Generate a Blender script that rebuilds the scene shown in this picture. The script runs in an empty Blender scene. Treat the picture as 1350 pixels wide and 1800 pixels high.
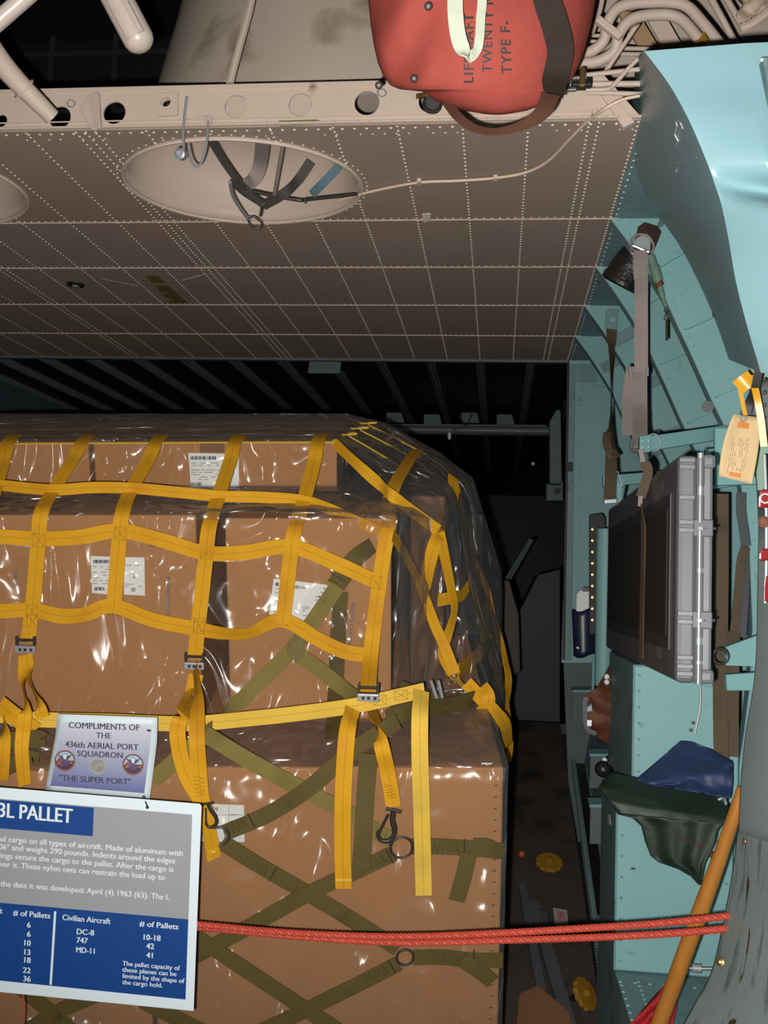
import bpy, bmesh, math, random
from mathutils import Vector, Matrix, noise
from mathutils.geometry import tessellate_polygon
R = random.Random(7)
V = Vector
COL = bpy.context.scene.collection
SC = bpy.context.scene

# ------------------------------------------------------------------ camera
F = 1750.0                                   # focal length in pixels of the 1350 x 1800 frame
CAM = V((0.0, 0.0, 1.6))
yc = V((200.0, -144.0, -F)).normalized()     # aircraft axis (+Y) seen in camera coordinates
roll = math.radians(1.5)
zc = V((math.sin(roll), math.cos(roll), 0.0))
zc = (zc - yc * zc.dot(yc)).normalized()
xc = yc.cross(zc)
ROT = Matrix((xc, yc, zc))                   # camera -> world
cam_d = bpy.data.cameras.new('camera')
cam = bpy.data.objects.new('camera', cam_d)
COL.objects.link(cam)
cam.matrix_world = Matrix.Translation(CAM) @ ROT.to_4x4()
cam_d.sensor_fit = 'VERTICAL'
cam_d.sensor_height = 36.0
cam_d.lens = 36.0 * F / 1800.0
cam_d.clip_start = 0.05
SC.camera = cam

# ------------------------------------------------------------------ light
FLASH_W = 322.0
AMB = 0.005
SC.view_settings.view_transform = 'Standard'
SC.view_settings.look = 'None'
SC.view_settings.exposure = 0.0
SC.view_settings.gamma = 1.0
SC.view_settings.use_curve_mapping = False
world = bpy.data.worlds.new('world')
SC.world = world
world.use_nodes = True
bg = world.node_tree.nodes['Background']
bg.inputs[0].default_value = (0.75, 0.85, 1.0, 1)
bg.inputs[1].default_value = AMB
fl = bpy.data.lights.new('camera_flash', 'SPOT')
fl.energy = FLASH_W
fl.color = (1.0, 0.975, 0.94)
fl.shadow_soft_size = 0.012
fl.spot_size = math.radians(98)
fl.spot_blend = 0.75
flo = bpy.data.objects.new('camera_flash', fl)
COL.objects.link(flo)
flo.matrix_world = Matrix.Translation(CAM + ROT @ V((-0.045, -0.035, -0.02))) @ (ROT @ Matrix.Rotation(math.radians(3), 3, 'X')).to_4x4()

# ------------------------------------------------------------------ placing helpers
def ray(px, py):
    return ROT @ V(((px - 675.0) / F, (900.0 - py) / F, -1.0))
def PC(px, py, d):
    return CAM + ray(px, py) * d
def PY(px, py, y):
    r = ray(px, py); return CAM + r * ((y - CAM.y) / r.y)
def PZ(px, py, z):
    r = ray(px, py); return CAM + r * ((z - CAM.z) / r.z)
def PX(px, py, x):
    r = ray(px, py); return CAM + r * ((x - CAM.x) / r.x)
# cargo frame: the pallet sits tilted on the ramp; U along its front, W into it, Vv up its faces
al = math.radians(10.5)
U = ROT @ V((1, 0, 0))
W = ROT @ V((0, math.sin(al), -math.cos(al)))
UP = ROT @ V((0, math.cos(al), math.sin(al)))
def L(u, d, v):
    return CAM + U * u + W * d + UP * v
def PD(px, py, d):
    r = ray(px, py); return CAM + r * (d / r.dot(W))
def PV(px, py, v):
    r = ray(px, py); return CAM + r * (v / r.dot(UP))
def loc(p):
    q = p - CAM; return (q.dot(U), q.dot(W), q.dot(UP))
def cr(pts, n=6):
    """smooth curve through the points"""
    pts = [V(p) for p in pts]
    if len(pts) < 3:
        return [pts[0].lerp(pts[-1], i / n) for i in range(n + 1)]
    out = []
    for i in range(len(pts) - 1):
        p0 = pts[i - 1] if i else pts[0] * 2 - pts[1]
        p1, p2 = pts[i], pts[i + 1]
        p3 = pts[i + 2] if i + 2 < len(pts) else p2 * 2 - p1
        for k in range(n):
            t = k / n
            out.append(0.5 * ((2 * p1) + (p2 - p0) * t + (2 * p0 - 5 * p1 + 4 * p2 - p3) * t * t + (3 * p1 - p0 - 3 * p2 + p3) * t ** 3))
    out.append(pts[-1])
    return out

# ------------------------------------------------------------------ mesh builder
class MB:
    def __init__(s):
        s.v, s.f, s.uv = [], [], {}
    def add(s, vs, fs, uvs=None):
        b = len(s.v)
        s.v += [V(p) for p in vs]
        s.f += [tuple(i + b for i in f) for f in fs]
        if uvs:
            for i, t in enumerate(uvs): s.uv[b + i] = t
        return s
    def poly(s, pts):
        return s.add(pts, [tuple(range(len(pts)))])
    def obox(s, o, a, b, c):
        o, a, b, c = V(o), V(a), V(b), V(c)
        p = [o, o + a, o + a + b, o + b]
        p += [q + c for q in p]
        return s.add(p, [(0, 3, 2, 1), (4, 5, 6, 7), (0, 1, 5, 4), (1, 2, 6, 5), (2, 3, 7, 6), (3, 0, 4, 7)])
    def box(s, c, sx, sy, sz):
        return s.obox(V(c) - V((sx, sy, sz)) / 2, (sx, 0, 0), (0, sy, 0), (0, 0, sz))
    def prism(s, pts, vec):
        n = len(pts); vec = V(vec)
        p = [V(q) for q in pts] + [V(q) + vec for q in pts]
        return s.add(p, [tuple(range(n)), tuple(range(2 * n - 1, n - 1, -1))] + [(i, i + n, (i + 1) % n + n, (i + 1) % n) for i in range(n)])
    def holed(s, loops, vec):
        """flat plate (outer loop, then holes) thickened by vec"""
        vec = V(vec)
        tri = tessellate_polygon([[V(p) for p in l] for l in loops])
        flat = [V(p) for l in loops for p in l]
        n = len(flat)
        fs = [tuple(t) for t in tri] + [tuple(i + n for i in reversed(t)) for t in tri]
        b = 0
        for l in loops:
            m = len(l)
            fs += [(b + i, b + (i + 1) % m, b + (i + 1) % m + n, b + i + n) for i in range(m)]
            b += m
        return s.add(flat + [p + vec for p in flat], fs)
    def tube(s, path, r, n=10, caps=True, twist=None):
        path = [V(p) for p in path]
        m = len(path)
        rs = r if isinstance(r, (list, tuple)) else [r] * m
        T = [(path[min(i + 1, m - 1)] - path[max(i - 1, 0)]).normalized() for i in range(m)]
        nrm = T[0].orthogonal().normalized()
        vs, fs = [], []
        for i in range(m):
            nrm = (nrm - T[i] * nrm.dot(T[i])).normalized()
            b = T[i].cross(nrm)
            for k in range(n):
                a = 2 * math.pi * k / n
                vs.append(path[i] + (nrm * math.cos(a) + b * math.sin(a)) * rs[i])
        for i in range(m - 1):
            for k in range(n):
                fs.append((i * n + k, i * n + (k + 1) % n, (i + 1) * n + (k + 1) % n, (i + 1) * n + k))
        if caps:
            fs += [tuple(range(n - 1, -1, -1)), tuple(range((m - 1) * n, m * n))]
        return s.add(vs, fs)
    def ribbon(s, path, w, side=None, nrm=None, th=0.0022, tw=None, crown=0.0):
        """webbing: flat band swept along a path; side = its width direction, or nrm = what it faces"""
        path = [V(p) for p in path]
        m = len(path)
        ws = w if isinstance(w, (list, tuple)) else [w] * m
        vs, fs, uv, dist = [], [], [], 0.0
        for i in range(m):
            T = (path[min(i + 1, m - 1)] - path[max(i - 1, 0)]).normalized()
            if side is not None:
                S = V(side); S = (S - T * S.dot(T)).normalized()
            else:
                S = T.cross(V(nrm)).normalized()
            N = S.cross(T).normalized()
            if tw:
                a = tw[i]
                S, N = S * math.cos(a) + N * math.sin(a), N * math.cos(a) - S * math.sin(a)
            if i: dist += (path[i] - path[i - 1]).length
            h = ws[i] / 2
            for q, o in ((-1, -1), (0, -1), (1, -1), (1, 1), (0, 1), (-1, 1)):
                vs.append(path[i] + S * (q * h) + N * (o * th / 2))
                uv.append(((q + 1) / 2, dist))
        for i in range(m - 1):
            for k in range(6):
                fs.append((i * 6 + k, i * 6 + (k + 1) % 6, (i + 1) * 6 + (k + 1) % 6, (i + 1) * 6 + k))
        fs += [(5, 4, 3, 2, 1, 0), tuple(range((m - 1) * 6, m * 6))]
        return s.add(vs, fs, uv)
    def lathe(s, c, ax, prof, n=24, ref=None, closed=False):
        """prof = (radius, height along ax) pairs"""
        c, ax = V(c), V(ax).normalized()
        a = V(ref).normalized() if ref else ax.orthogonal().normalized()
        a = (a - ax * a.dot(ax)).normalized(); b = ax.cross(a)
        vs, fs, m = [], [], len(prof)
        for r, h in prof:
            for k in range(n):
                t = 2 * math.pi * k / n
                vs.append(c + ax * h + (a * math.cos(t) + b * math.sin(t)) * r)
        for i in range(m - 1):
            for k in range(n):
                fs.append((i * n + k, i * n + (k + 1) % n, (i + 1) * n + (k + 1) % n, (i + 1) * n + k))
        if not closed:
            if prof[0][0] > 1e-6: fs.append(tuple(range(n - 1, -1, -1)))
            if prof[-1][0] > 1e-6: fs.append(tuple(range((m - 1) * n, m * n)))
        else:
            for k in range(n):
                fs.append(((m - 1) * n + k, (m - 1) * n + (k + 1) % n, (k + 1) % n, k))
        return s.add(vs, fs)
    def torus(s, c, ax, r, q, n=20, m=8):
        prof = [(r + q * math.cos(2 * math.pi * k / m), q * math.sin(2 * math.pi * k / m)) for k in range(m)]
        return s.lathe(c, ax, prof, n, closed=True)
    def ball(s, c, r, n=10, m=6, sc=(1, 1, 1)):
        prof = [(r * math.sin(math.pi * i / m), -r * math.cos(math.pi * i / m)) for i in range(m + 1)]
        prof[0] = (1e-7, prof[0][1]); prof[-1] = (1e-7, prof[-1][1])
        b = len(s.v)
        s.lathe((0, 0, 0), (0, 0, 1), prof, n)
        for i in range(b, len(s.v)):
            s.v[i] = V(c) + V((s.v[i].x * sc[0], s.v[i].y * sc[1], s.v[i].z * sc[2]))
        return s
    def rivet(s, c, nrm, r):
        nrm = V(nrm).normalized(); a = nrm.orthogonal().normalized(); b = nrm.cross(a); c = V(c)
        vs = [c + (a * math.cos(k * math.pi / 3) + b * math.sin(k * math.pi / 3)) * r for k in range(6)]
        vs += [c + nrm * (r * 0.55) + (a * math.cos(k * math.pi / 3) + b * math.sin(k * math.pi / 3)) * r * 0.55 for k in range(6)]
        return s.add(vs, [(k, (k + 1) % 6, (k + 1) % 6 + 6, k + 6) for k in range(6)] + [tuple(range(6, 12))])
    def rivets(s, a, b, n, nrm, r):
        for i in range(n):
            s.rivet(V(a).lerp(V(b), (i + 0.5) / n), nrm, r)
        return s
    def grid(s, rows):
        m, n = len(rows), len(rows[0])
        return s.add([p for r in rows for p in r], [(i * n + j, i * n + j + 1, (i + 1) * n + j + 1, (i + 1) * n + j) for i in range(m - 1) for j in range(n - 1)])
    def build(s, name, m, parent=None, smooth=False, bevel=0.0, solid=0.0, subsurf=0, at=None):
        base = V(at) if at is not None else V((0, 0, 0))
        if parent is not None:
            p = parent; base = V((0, 0, 0))
            while p is not None:
                base += p.location; p = p.parent
        elif at is None and s.v:
            lo = V([min(p[i] for p in s.v) for i in range(3)]); hi = V([max(p[i] for p in s.v) for i in range(3)])
            base = V(((lo.x + hi.x) / 2, (lo.y + hi.y) / 2, lo.z))
        me = bpy.data.meshes.new(name)
        me.from_pydata([p - base for p in s.v], [], s.f)
        if s.uv:
            ul = me.uv_layers.new(name='UVMap')
            for lp in me.loops:
                ul.data[lp.index].uv = s.uv.get(lp.vertex_index, (0, 0))
        bm = bmesh.new(); bm.from_mesh(me)
        bmesh.ops.recalc_face_normals(bm, faces=bm.faces)
        bm.to_mesh(me); bm.free()
        if smooth:
            me.polygons.foreach_set('use_smooth', [True] * len(me.polygons))
            if smooth != 'all' and hasattr(me, 'set_sharp_from_angle'):
                me.set_sharp_from_angle(angle=math.radians(42))
        me.materials.append(m)
        o = bpy.data.objects.new(name, me)
        COL.objects.link(o)
        if parent is not None:
            o.parent = parent
        else:
            o.location = base
        if bevel:
            b = o.modifiers.new('bevel', 'BEVEL'); b.width = bevel; b.segments = 2; b.limit_method = 'ANGLE'
        if solid:
            b = o.modifiers.new('solid', 'SOLIDIFY'); b.thickness = solid; b.offset = 0
        if subsurf:
            b = o.modifiers.new('sub', 'SUBSURF'); b.levels = subsurf; b.render_levels = subsurf
        return o

def tag(o, label=None, cat=None, group=None, kind=None):
    if label: o['label'] = label
    if cat: o['category'] = cat
    if group: o['group'] = group
    if kind: o['kind'] = kind
    return o
def thing(name, at, label, cat, group=None):
    o = bpy.data.objects.new(name, None)
    o.empty_display_size = 0.05
    COL.objects.link(o); o.location = V(at)
    return tag(o, label, cat, group)
def struct(o):
    o['kind'] = 'structure'; return o

# text outlines -> mesh pieces on any surface
def text(mb, body, fn, size, bold=0.0, align='LEFT', space=1.0):
    """fn maps text coordinates (em units * size) to a point"""
    c = bpy.data.curves.new('t', 'FONT'); c.body = body; c.size = 1.0; c.align_x = align
    c.resolution_u = 3; c.space_character = space
    o = bpy.data.objects.new('t', c)
    me = o.to_mesh()
    for i_, sx_ in enumerate((-bold, 0.0, bold) if bold else (0.0,)):          # heavier strokes
        pts = [fn((v.co.x + sx_) * size, (v.co.y + abs(sx_) * 0.3) * size) for v in me.vertices]
        mb.add([p + (CAM - p).normalized() * 0.0004 * i_ for p in pts], [tuple(p.vertices) for p in me.polygons])
    o.to_mesh_clear(); bpy.data.objects.remove(o); bpy.data.curves.remove(c)

# ------------------------------------------------------------------ materials
def lin(c):
    return tuple(((x / 255 + 0.055) / 1.055) ** 2.4 if x > 10 else x / 255 / 12.92 for x in c)
def mat(name, rgb, rough=0.5, metal=0.0, var=0.10, scale=9.0, bump=0.0, bscale=60.0, chips=None, spec=0.5, stretch=(1, 1, 1), dirt=None):
    m = bpy.data.materials.new(name); m.use_nodes = True
    nt = m.node_tree; N = nt.nodes; K = nt.links
    p = N['Principled BSDF']
    p.inputs['Roughness'].default_value = rough; p.inputs['Metallic'].default_value = metal
    p.inputs['Specular IOR Level'].default_value = spec
    g = N.new('ShaderNodeNewGeometry')
    mp = N.new('ShaderNodeMapping'); mp.inputs['Scale'].default_value = stretch
    K.new(g.outputs['Position'], mp.inputs['Vector'])
    n = N.new('ShaderNodeTexNoise'); n.inputs['Scale'].default_value = scale; n.inputs['Detail'].default_value = 6
    K.new(mp.outputs[0], n.inputs['Vector'])
    mx = N.new('ShaderNodeMix'); mx.data_type = 'RGBA'
    mx.inputs['A'].default_value = (*[min(1, c * (1 - var)) for c in rgb], 1)
    mx.inputs['B'].default_value = (*[min(1, c * (1 + var)) for c in rgb], 1)
    K.new(n.outputs['Fac'], mx.inputs['Factor'])
    out = mx.outputs['Result']
    for spec_ in [x for x in (chips, dirt) if x]:
        col, thr, sc, soft = spec_[:4]
        n2 = N.new('ShaderNodeTexNoise'); n2.inputs['Scale'].default_value = sc; n2.inputs['Detail'].default_value = 8
        mp2 = N.new('ShaderNodeMapping'); mp2.inputs['Scale'].default_value = spec_[4] if len(spec_) > 4 else (1, 1, 1)
        K.new(g.outputs['Position'], mp2.inputs['Vector']); K.new(mp2.outputs[0], n2.inputs['Vector'])
        r = N.new('ShaderNodeMapRange'); r.inputs['From Min'].default_value = thr; r.inputs['From Max'].default_value = thr + soft
        K.new(n2.outputs['Fac'], r.inputs['Value'])
        m2 = N.new('ShaderNodeMix'); m2.data_type = 'RGBA'; m2.inputs['B'].default_value = (*col, 1)
        K.new(r.outputs[0], m2.inputs['Factor']); K.new(out, m2.inputs['A']); out = m2.outputs['Result']
    K.new(out, p.inputs['Base Color'])
    if bump:
        n3 = N.new('ShaderNodeTexNoise'); n3.inputs['Scale'].default_value = bscale; n3.inputs['Detail'].default_value = 4
        K.new(g.outputs['Position'], n3.inputs['Vector'])
        b = N.new('ShaderNodeBump'); b.inputs['Strength'].default_value = bump; b.inputs['Distance'].default_value = 0.01
        K.new(n3.outputs['Fac'], b.inputs['Height']); K.new(b.outputs[0], p.inputs['Normal'])
    return m
def webbing(name, rgb, stain, seam=True, stain_thr=0.55):
    m = mat(name, rgb, rough=0.75, var=0.14, scale=14, spec=0.25, dirt=(stain, stain_thr, 7.0, 0.25))
    nt = m.node_tree; N = nt.nodes; K = nt.links; p = N['Principled BSDF']
    src = p.inputs['Base Color'].links[0].from_socket
    uv = N.new('ShaderNodeUVMap'); sx = N.new('ShaderNodeSeparateXYZ'); K.new(uv.outputs[0], sx.inputs[0])
    if seam:
        a = N.new('ShaderNodeMath'); a.operation = 'COMPARE'; a.inputs[1].default_value = 0.5; a.inputs[2].default_value = 0.035
        K.new(sx.outputs['X'], a.inputs[0])
        w = N.new('ShaderNodeMath'); w.operation = 'MULTIPLY'; w.inputs[1].default_value = 900.0; K.new(sx.outputs['Y'], w.inputs[0])
        s_ = N.new('ShaderNodeMath'); s_.operation = 'SINE'; K.new(w.outputs[0], s_.inputs[0])
        g_ = N.new('ShaderNodeMapRange'); g_.inputs['From Min'].default_value = -0.6; g_.inputs['From Max'].default_value = 0.2; g_.inputs['To Max'].default_value = 0.42
        K.new(s_.outputs[0], g_.inputs['Value'])
        mu = N.new('ShaderNodeMath'); mu.operation = 'MULTIPLY'; K.new(a.outputs[0], mu.inputs[0]); K.new(g_.outputs[0], mu.inputs[1])
        m2 = N.new('ShaderNodeMix'); m2.data_type = 'RGBA'; m2.inputs['B'].default_value = (0.10, 0.05, 0.005, 1)
        K.new(mu.outputs[0], m2.inputs['Factor']); K.new(src, m2.inputs['A']); K.new(m2.outputs['Result'], p.inputs['Base Color'])
    wv = N.new('ShaderNodeTexWave'); wv.inputs['Scale'].default_value = 250; wv.bands_direction = 'Y'
    K.new(uv.outputs[0], wv.inputs['Vector'])
    b = N.new('ShaderNodeBump'); b.inputs['Strength'].default_value = 0.15; b.inputs['Distance'].default_value = 0.002
    K.new(wv.outputs['Fac'], b.inputs['Height']); K.new(b.outputs[0], p.inputs['Normal'])
    return m

M = {}
M['brown_paint'] = mat('brown_paint', (0.335, 0.255, 0.205), 0.6, var=0.12, scale=3, bump=0.05, bscale=25, spec=0.2)
M['rivet_worn'] = mat('rivet_worn', (0.80, 0.70, 0.58), 0.5, var=0.3, scale=30, spec=0.3)
M['seam_worn'] = mat('seam_worn', (0.66, 0.52, 0.43), 0.5, var=0.35, scale=25, spec=0.3)
M['cream'] = mat('cream_paint', (0.56, 0.45, 0.365), 0.55, var=0.08, scale=6, spec=0.25, dirt=((0.20, 0.14, 0.08), 0.66, 9.0, 0.1))
M['cream_clean'] = mat('cream_clean_paint', (0.52, 0.42, 0.345), 0.5, var=0.06, scale=4, spec=0.3)
M['drum_paint'] = mat('drum_paint', (0.56, 0.47, 0.38), 0.55, var=0.1, scale=4, spec=0.2, dirt=((0.22, 0.17, 0.09), 0.60, 3.2, 0.12))
M['tube_paint'] = mat('tube_paint', (0.50, 0.42, 0.36), 0.32, var=0.1, scale=12, spec=0.5)
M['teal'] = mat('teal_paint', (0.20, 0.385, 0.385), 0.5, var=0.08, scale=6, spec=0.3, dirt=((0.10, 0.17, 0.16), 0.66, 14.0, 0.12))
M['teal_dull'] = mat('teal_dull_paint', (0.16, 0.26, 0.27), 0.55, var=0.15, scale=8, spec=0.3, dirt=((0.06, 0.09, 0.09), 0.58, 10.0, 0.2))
M['teal_gloss'] = mat('teal_gloss_paint', (0.22, 0.385, 0.42), 0.35, var=0.05, scale=3, bump=0.03, bscale=90, spec=0.4)
M['teal_chipped'] = mat('teal_chipped_paint', (0.30, 0.38, 0.38), 0.6, var=0.15, scale=6, spec=0.2, chips=((0.06, 0.045, 0.03), 0.62, 16.0, 0.02, (1, 1, 0.28)), dirt=((0.17, 0.22, 0.22), 0.55, 30.0, 0.1, (1, 1, 0.3)))
M['grey_panel'] = mat('grey_panel_paint', (0.33, 0.40, 0.40), 0.6, var=0.06, scale=5, spec=0.2)
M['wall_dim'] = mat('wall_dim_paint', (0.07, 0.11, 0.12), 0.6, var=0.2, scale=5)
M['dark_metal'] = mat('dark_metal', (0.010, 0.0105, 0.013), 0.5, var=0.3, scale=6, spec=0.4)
M['dark_rib'] = mat('dark_rib_metal', (0.10, 0.11, 0.12), 0.45, var=0.3, scale=8, spec=0.5)
M['black'] = mat('black', (0.012, 0.011, 0.011), 0.6, var=0.3, scale=8)
M['black_rubber'] = mat('black_rubber', (0.014, 0.012, 0.011), 0.38, var=0.4, scale=20, bump=0.4, bscale=70)
M['steel'] = mat('steel', (0.55, 0.55, 0.56), 0.28, metal=0.9, var=0.15, scale=30)
M['zinc'] = mat('zinc', (0.42, 0.44, 0.46), 0.45, metal=0.5, var=0.15, scale=30)
M['dark_iron'] = mat('dark_iron', (0.055, 0.045, 0.04), 0.45, metal=0.4, var=0.3, scale=40)
M['brass'] = mat('brass', (0.55, 0.38, 0.15), 0.3, metal=0.9, var=0.2, scale=40)
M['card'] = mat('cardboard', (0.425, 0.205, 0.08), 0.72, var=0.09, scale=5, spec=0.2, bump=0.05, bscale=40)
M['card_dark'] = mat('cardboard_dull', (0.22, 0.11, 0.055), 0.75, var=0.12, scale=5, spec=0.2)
M['card_black'] = mat('cardboard_near_black', (0.045, 0.035, 0.03), 0.7, var=0.2)  # near black tone for the rear carton and the stowed bundle
M['label'] = mat('label_paper', (0.80, 0.83, 0.79), 0.6, var=0.03)
M['ink'] = mat('ink', (0.10, 0.10, 0.13), 0.7, var=0.1)
M['ink_grey'] = mat('ink_grey', (0.36, 0.37, 0.38), 0.7, var=0.2, scale=80)
M['ink_blue'] = mat('ink_blue', (0.10, 0.11, 0.17), 0.7, var=0.2, scale=80)
M['ink_red'] = mat('ink_red', (0.30, 0.05, 0.07), 0.7, var=0.1)
M['yellow'] = webbing('yellow_webbing', (0.64, 0.315, 0.010), (0.47, 0.18, 0.008))
M['yellow_dirty'] = webbing('yellow_webbing_faded', (0.72, 0.46, 0.06), (0.50, 0.36, 0.07))
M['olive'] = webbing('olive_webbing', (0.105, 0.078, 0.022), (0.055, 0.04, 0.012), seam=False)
M['olive_lit'] = webbing('olive_webbing_lit', (0.20, 0.155, 0.042), (0.12, 0.09, 0.024), seam=False)  # paler copy of the olive webbing, with the light on it painted in
M['stitch'] = mat('stitching', (0.24, 0.12, 0.014), 0.8)
M['sign_white'] = mat('sign_white', (0.62, 0.70, 0.74), 0.45, var=0.02)
M['sign_grey'] = mat('sign_grey', (0.27, 0.275, 0.29), 0.5, var=0.02)
M['sign_blue'] = mat('sign_blue', (0.004, 0.045, 0.20), 0.45, var=0.04)
M['letter_white'] = mat('letter_white', (0.62, 0.68, 0.70), 0.5, var=0.02)
M['rope_red'] = mat('rope_red', (0.42, 0.052, 0.030), 0.55, var=0.3, scale=120, spec=0.4)
M['wood'] = mat('varnished_wood', (0.40, 0.155, 0.025), 0.4, var=0.3, scale=10, stretch=(4, 4, 0.6), spec=0.4)
M['red_cloth'] = mat('red_cloth', (0.35, 0.008, 0.012), 0.8, var=0.15)
M['bag_red'] = mat('bag_red_canvas', (0.36, 0.068, 0.052), 0.75, var=0.2, scale=7, bump=0.6, bscale=12, spec=0.2)
M['strap_brown'] = webbing('brown_webbing', (0.028, 0.017, 0.012), (0.016, 0.010, 0.008), seam=False)
M['loop_brown'] = webbing('loop_brown_webbing', (0.12, 0.055, 0.035), (0.06, 0.03, 0.02), seam=False)
M['loop_white'] = webbing('white_webbing', (0.60, 0.64, 0.50), (0.5, 0.55, 0.42), seam=False)
M['strap_grey'] = webbing('grey_webbing', (0.27, 0.22, 0.20), (0.16, 0.12, 0.11), seam=False)
M['strap_tan'] = webbing('tan_webbing', (0.095, 0.065, 0.04), (0.05, 0.035, 0.02), seam=False)
M['strap_drk'] = webbing('dark_webbing', (0.075, 0.068, 0.06), (0.04, 0.035, 0.03), seam=False)
M['strap_blue'] = webbing('blue_webbing', (0.10, 0.17, 0.20), (0.08, 0.12, 0.14), seam=False)
M['maroon'] = mat('maroon_plate', (0.024, 0.006, 0.005), 0.5)
M['case_grey'] = mat('case_grey', (0.15, 0.147, 0.162), 0.4, metal=0.25, var=0.1, scale=8)
M['case_panel'] = mat('case_panel', (0.045, 0.045, 0.05), 0.5, var=0.2)
M['case_mesh'] = mat('case_mesh', (0.012, 0.010, 0.007), 0.7, var=0.5, scale=12)
M['case_lid'] = mat('case_lid', (0.22, 0.222, 0.235), 0.35, metal=0.3, var=0.1, scale=6)
M['tag_tan'] = mat('tag_tan', (0.42, 0.30, 0.15), 0.7, var=0.08, scale=20)
M['tag_orange'] = mat('tag_orange', (0.40, 0.13, 0.015), 0.7, var=0.1)
M['yellow_bright'] = mat('yellow_vinyl', (0.50, 0.24, 0.006), 0.4, var=0.1)
M['red_plastic'] = mat('red_plastic', (0.19, 0.008, 0.010), 0.3, var=0.1)
M['white_paint'] = mat('white_paint', (0.55, 0.55, 0.55), 0.5)
M['blue_cloth'] = mat('blue_cloth', (0.018, 0.035, 0.10), 0.55, var=0.3, scale=12, bump=0.3, bscale=20)
M['green_cloth'] = mat('green_cloth', (0.009, 0.021, 0.012), 0.55, var=0.35, scale=12, bump=0.2, bscale=18)
M['green_inner'] = mat('red_stencil', (0.055, 0.016, 0.010), 0.8)
M['jacket'] = mat('jacket_cloth', (0.11, 0.034, 0.010), 0.7, var=0.5, scale=16, bump=0.3, bscale=18)
M['pouch'] = mat('pouch_blue', (0.012, 0.018, 0.045), 0.35, var=0.4, scale=20)
M['floor'] = mat('ramp_floor', (0.07, 0.055, 0.045), 0.6, var=0.35, scale=7, dirt=((0.02, 0.018, 0.016), 0.5, 5.0, 0.2))
M['wheel_yellow'] = mat('wheel_yellow', (0.30, 0.15, 0.012), 0.5, var=0.2, scale=20)
M['cable'] = mat('cable_cream', (0.62, 0.48, 0.36), 0.5, var=0.15, scale=20)
M['orange_pl'] = mat('orange_paint', (0.40, 0.10, 0.02), 0.5)

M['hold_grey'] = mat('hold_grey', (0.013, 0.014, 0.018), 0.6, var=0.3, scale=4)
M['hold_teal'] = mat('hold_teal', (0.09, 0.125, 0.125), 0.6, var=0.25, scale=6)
def film():
    m = bpy.data.materials.new('clear_film'); m.use_nodes = True
    nt = m.node_tree; N = nt.nodes; K = nt.links
    N.remove(N['Principled BSDF']); out = N['Material Output']
    tr = N.new('ShaderNodeBsdfTransparent'); tr.inputs[0].default_value = (0.95, 0.945, 0.94, 1)
    gl = N.new('ShaderNodeBsdfGlossy'); gl.inputs['Roughness'].default_value = 0.3; gl.inputs['Color'].default_value = (1, 0.97, 0.95, 1)
    df = N.new('ShaderNodeBsdfDiffuse'); df.inputs[0].default_value = (0.55, 0.52, 0.52, 1)
    g = N.new('ShaderNodeNewGeometry')
    mp = N.new('ShaderNodeMapping'); mp.inputs['Scale'].default_value = (1, 1, 0.4); K.new(g.outputs['Position'], mp.inputs['Vector'])
    n = N.new('ShaderNodeTexNoise'); n.inputs['Scale'].default_value = 5.0; n.inputs['Detail'].default_value = 1.6; n.inputs['Distortion'].default_value = 1.6
    K.new(mp.outputs[0], n.inputs['Vector'])
    b = N.new('ShaderNodeBump'); b.inputs['Strength'].default_value = 1.0; b.inputs['Distance'].default_value = 0.25
    K.new(n.outputs['Fac'], b.inputs['Height']); K.new(b.outputs[0], gl.inputs['Normal'])
    lw = N.new('ShaderNodeLayerWeight'); lw.inputs['Blend'].default_value = 0.35
    f1 = N.new('ShaderNodeMapRange'); f1.inputs['To Min'].default_value = 0.015; f1.inputs['To Max'].default_value = 0.24
    K.new(lw.outputs['Facing'], f1.inputs['Value'])
    pw = N.new('ShaderNodeMath'); pw.operation = 'POWER'; pw.inputs[1].default_value = 4.0; lf = N.new('ShaderNodeLayerWeight'); lf.inputs['Blend'].default_value = 0.5
    K.new(lf.outputs['Facing'], pw.inputs[0])
    fr = N.new('ShaderNodeMapRange'); fr.inputs['To Min'].default_value = 0.085; fr.inputs['To Max'].default_value = 0.5; K.new(pw.outputs[0], fr.inputs['Value'])
    p2 = N.new('ShaderNodeMath'); p2.operation = 'POWER'; p2.inputs[1].default_value = 1.5; K.new(lf.outputs['Facing'], p2.inputs[0])
    tc = N.new('ShaderNodeMix'); tc.data_type = 'RGBA'; tc.inputs['A'].default_value = (0.96, 0.955, 0.95, 1); tc.inputs['B'].default_value = (0.22, 0.20, 0.20, 1)
    K.new(p2.outputs[0], tc.inputs['Factor']); K.new(tc.outputs['Result'], tr.inputs[0])
    m1 = N.new('ShaderNodeMixShader'); K.new(f1.outputs[0], m1.inputs[0]); K.new(tr.outputs[0], m1.inputs[1]); K.new(df.outputs[0], m1.inputs[2])
    m2 = N.new('ShaderNodeMixShader'); K.new(fr.outputs[0], m2.inputs[0]); K.new(m1.outputs[0], m2.inputs[1]); K.new(gl.outputs[0], m2.inputs[2])
    K.new(m2.outputs[0], out.inputs['Surface'])
    return m
M['film'] = film()
# ================================================================== SETTING
ZC = 2.8
YB = PZ(700, 219, ZC).y
YF = PZ(700, 631, ZC).y
XE = PZ(1040, 500, ZC).x                         # edge of the brown ceiling
FY = [PZ(1060, y, ZC).y for y in (384, 469, 537, 591)]
DN = V((0, 0, -1))

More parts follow.
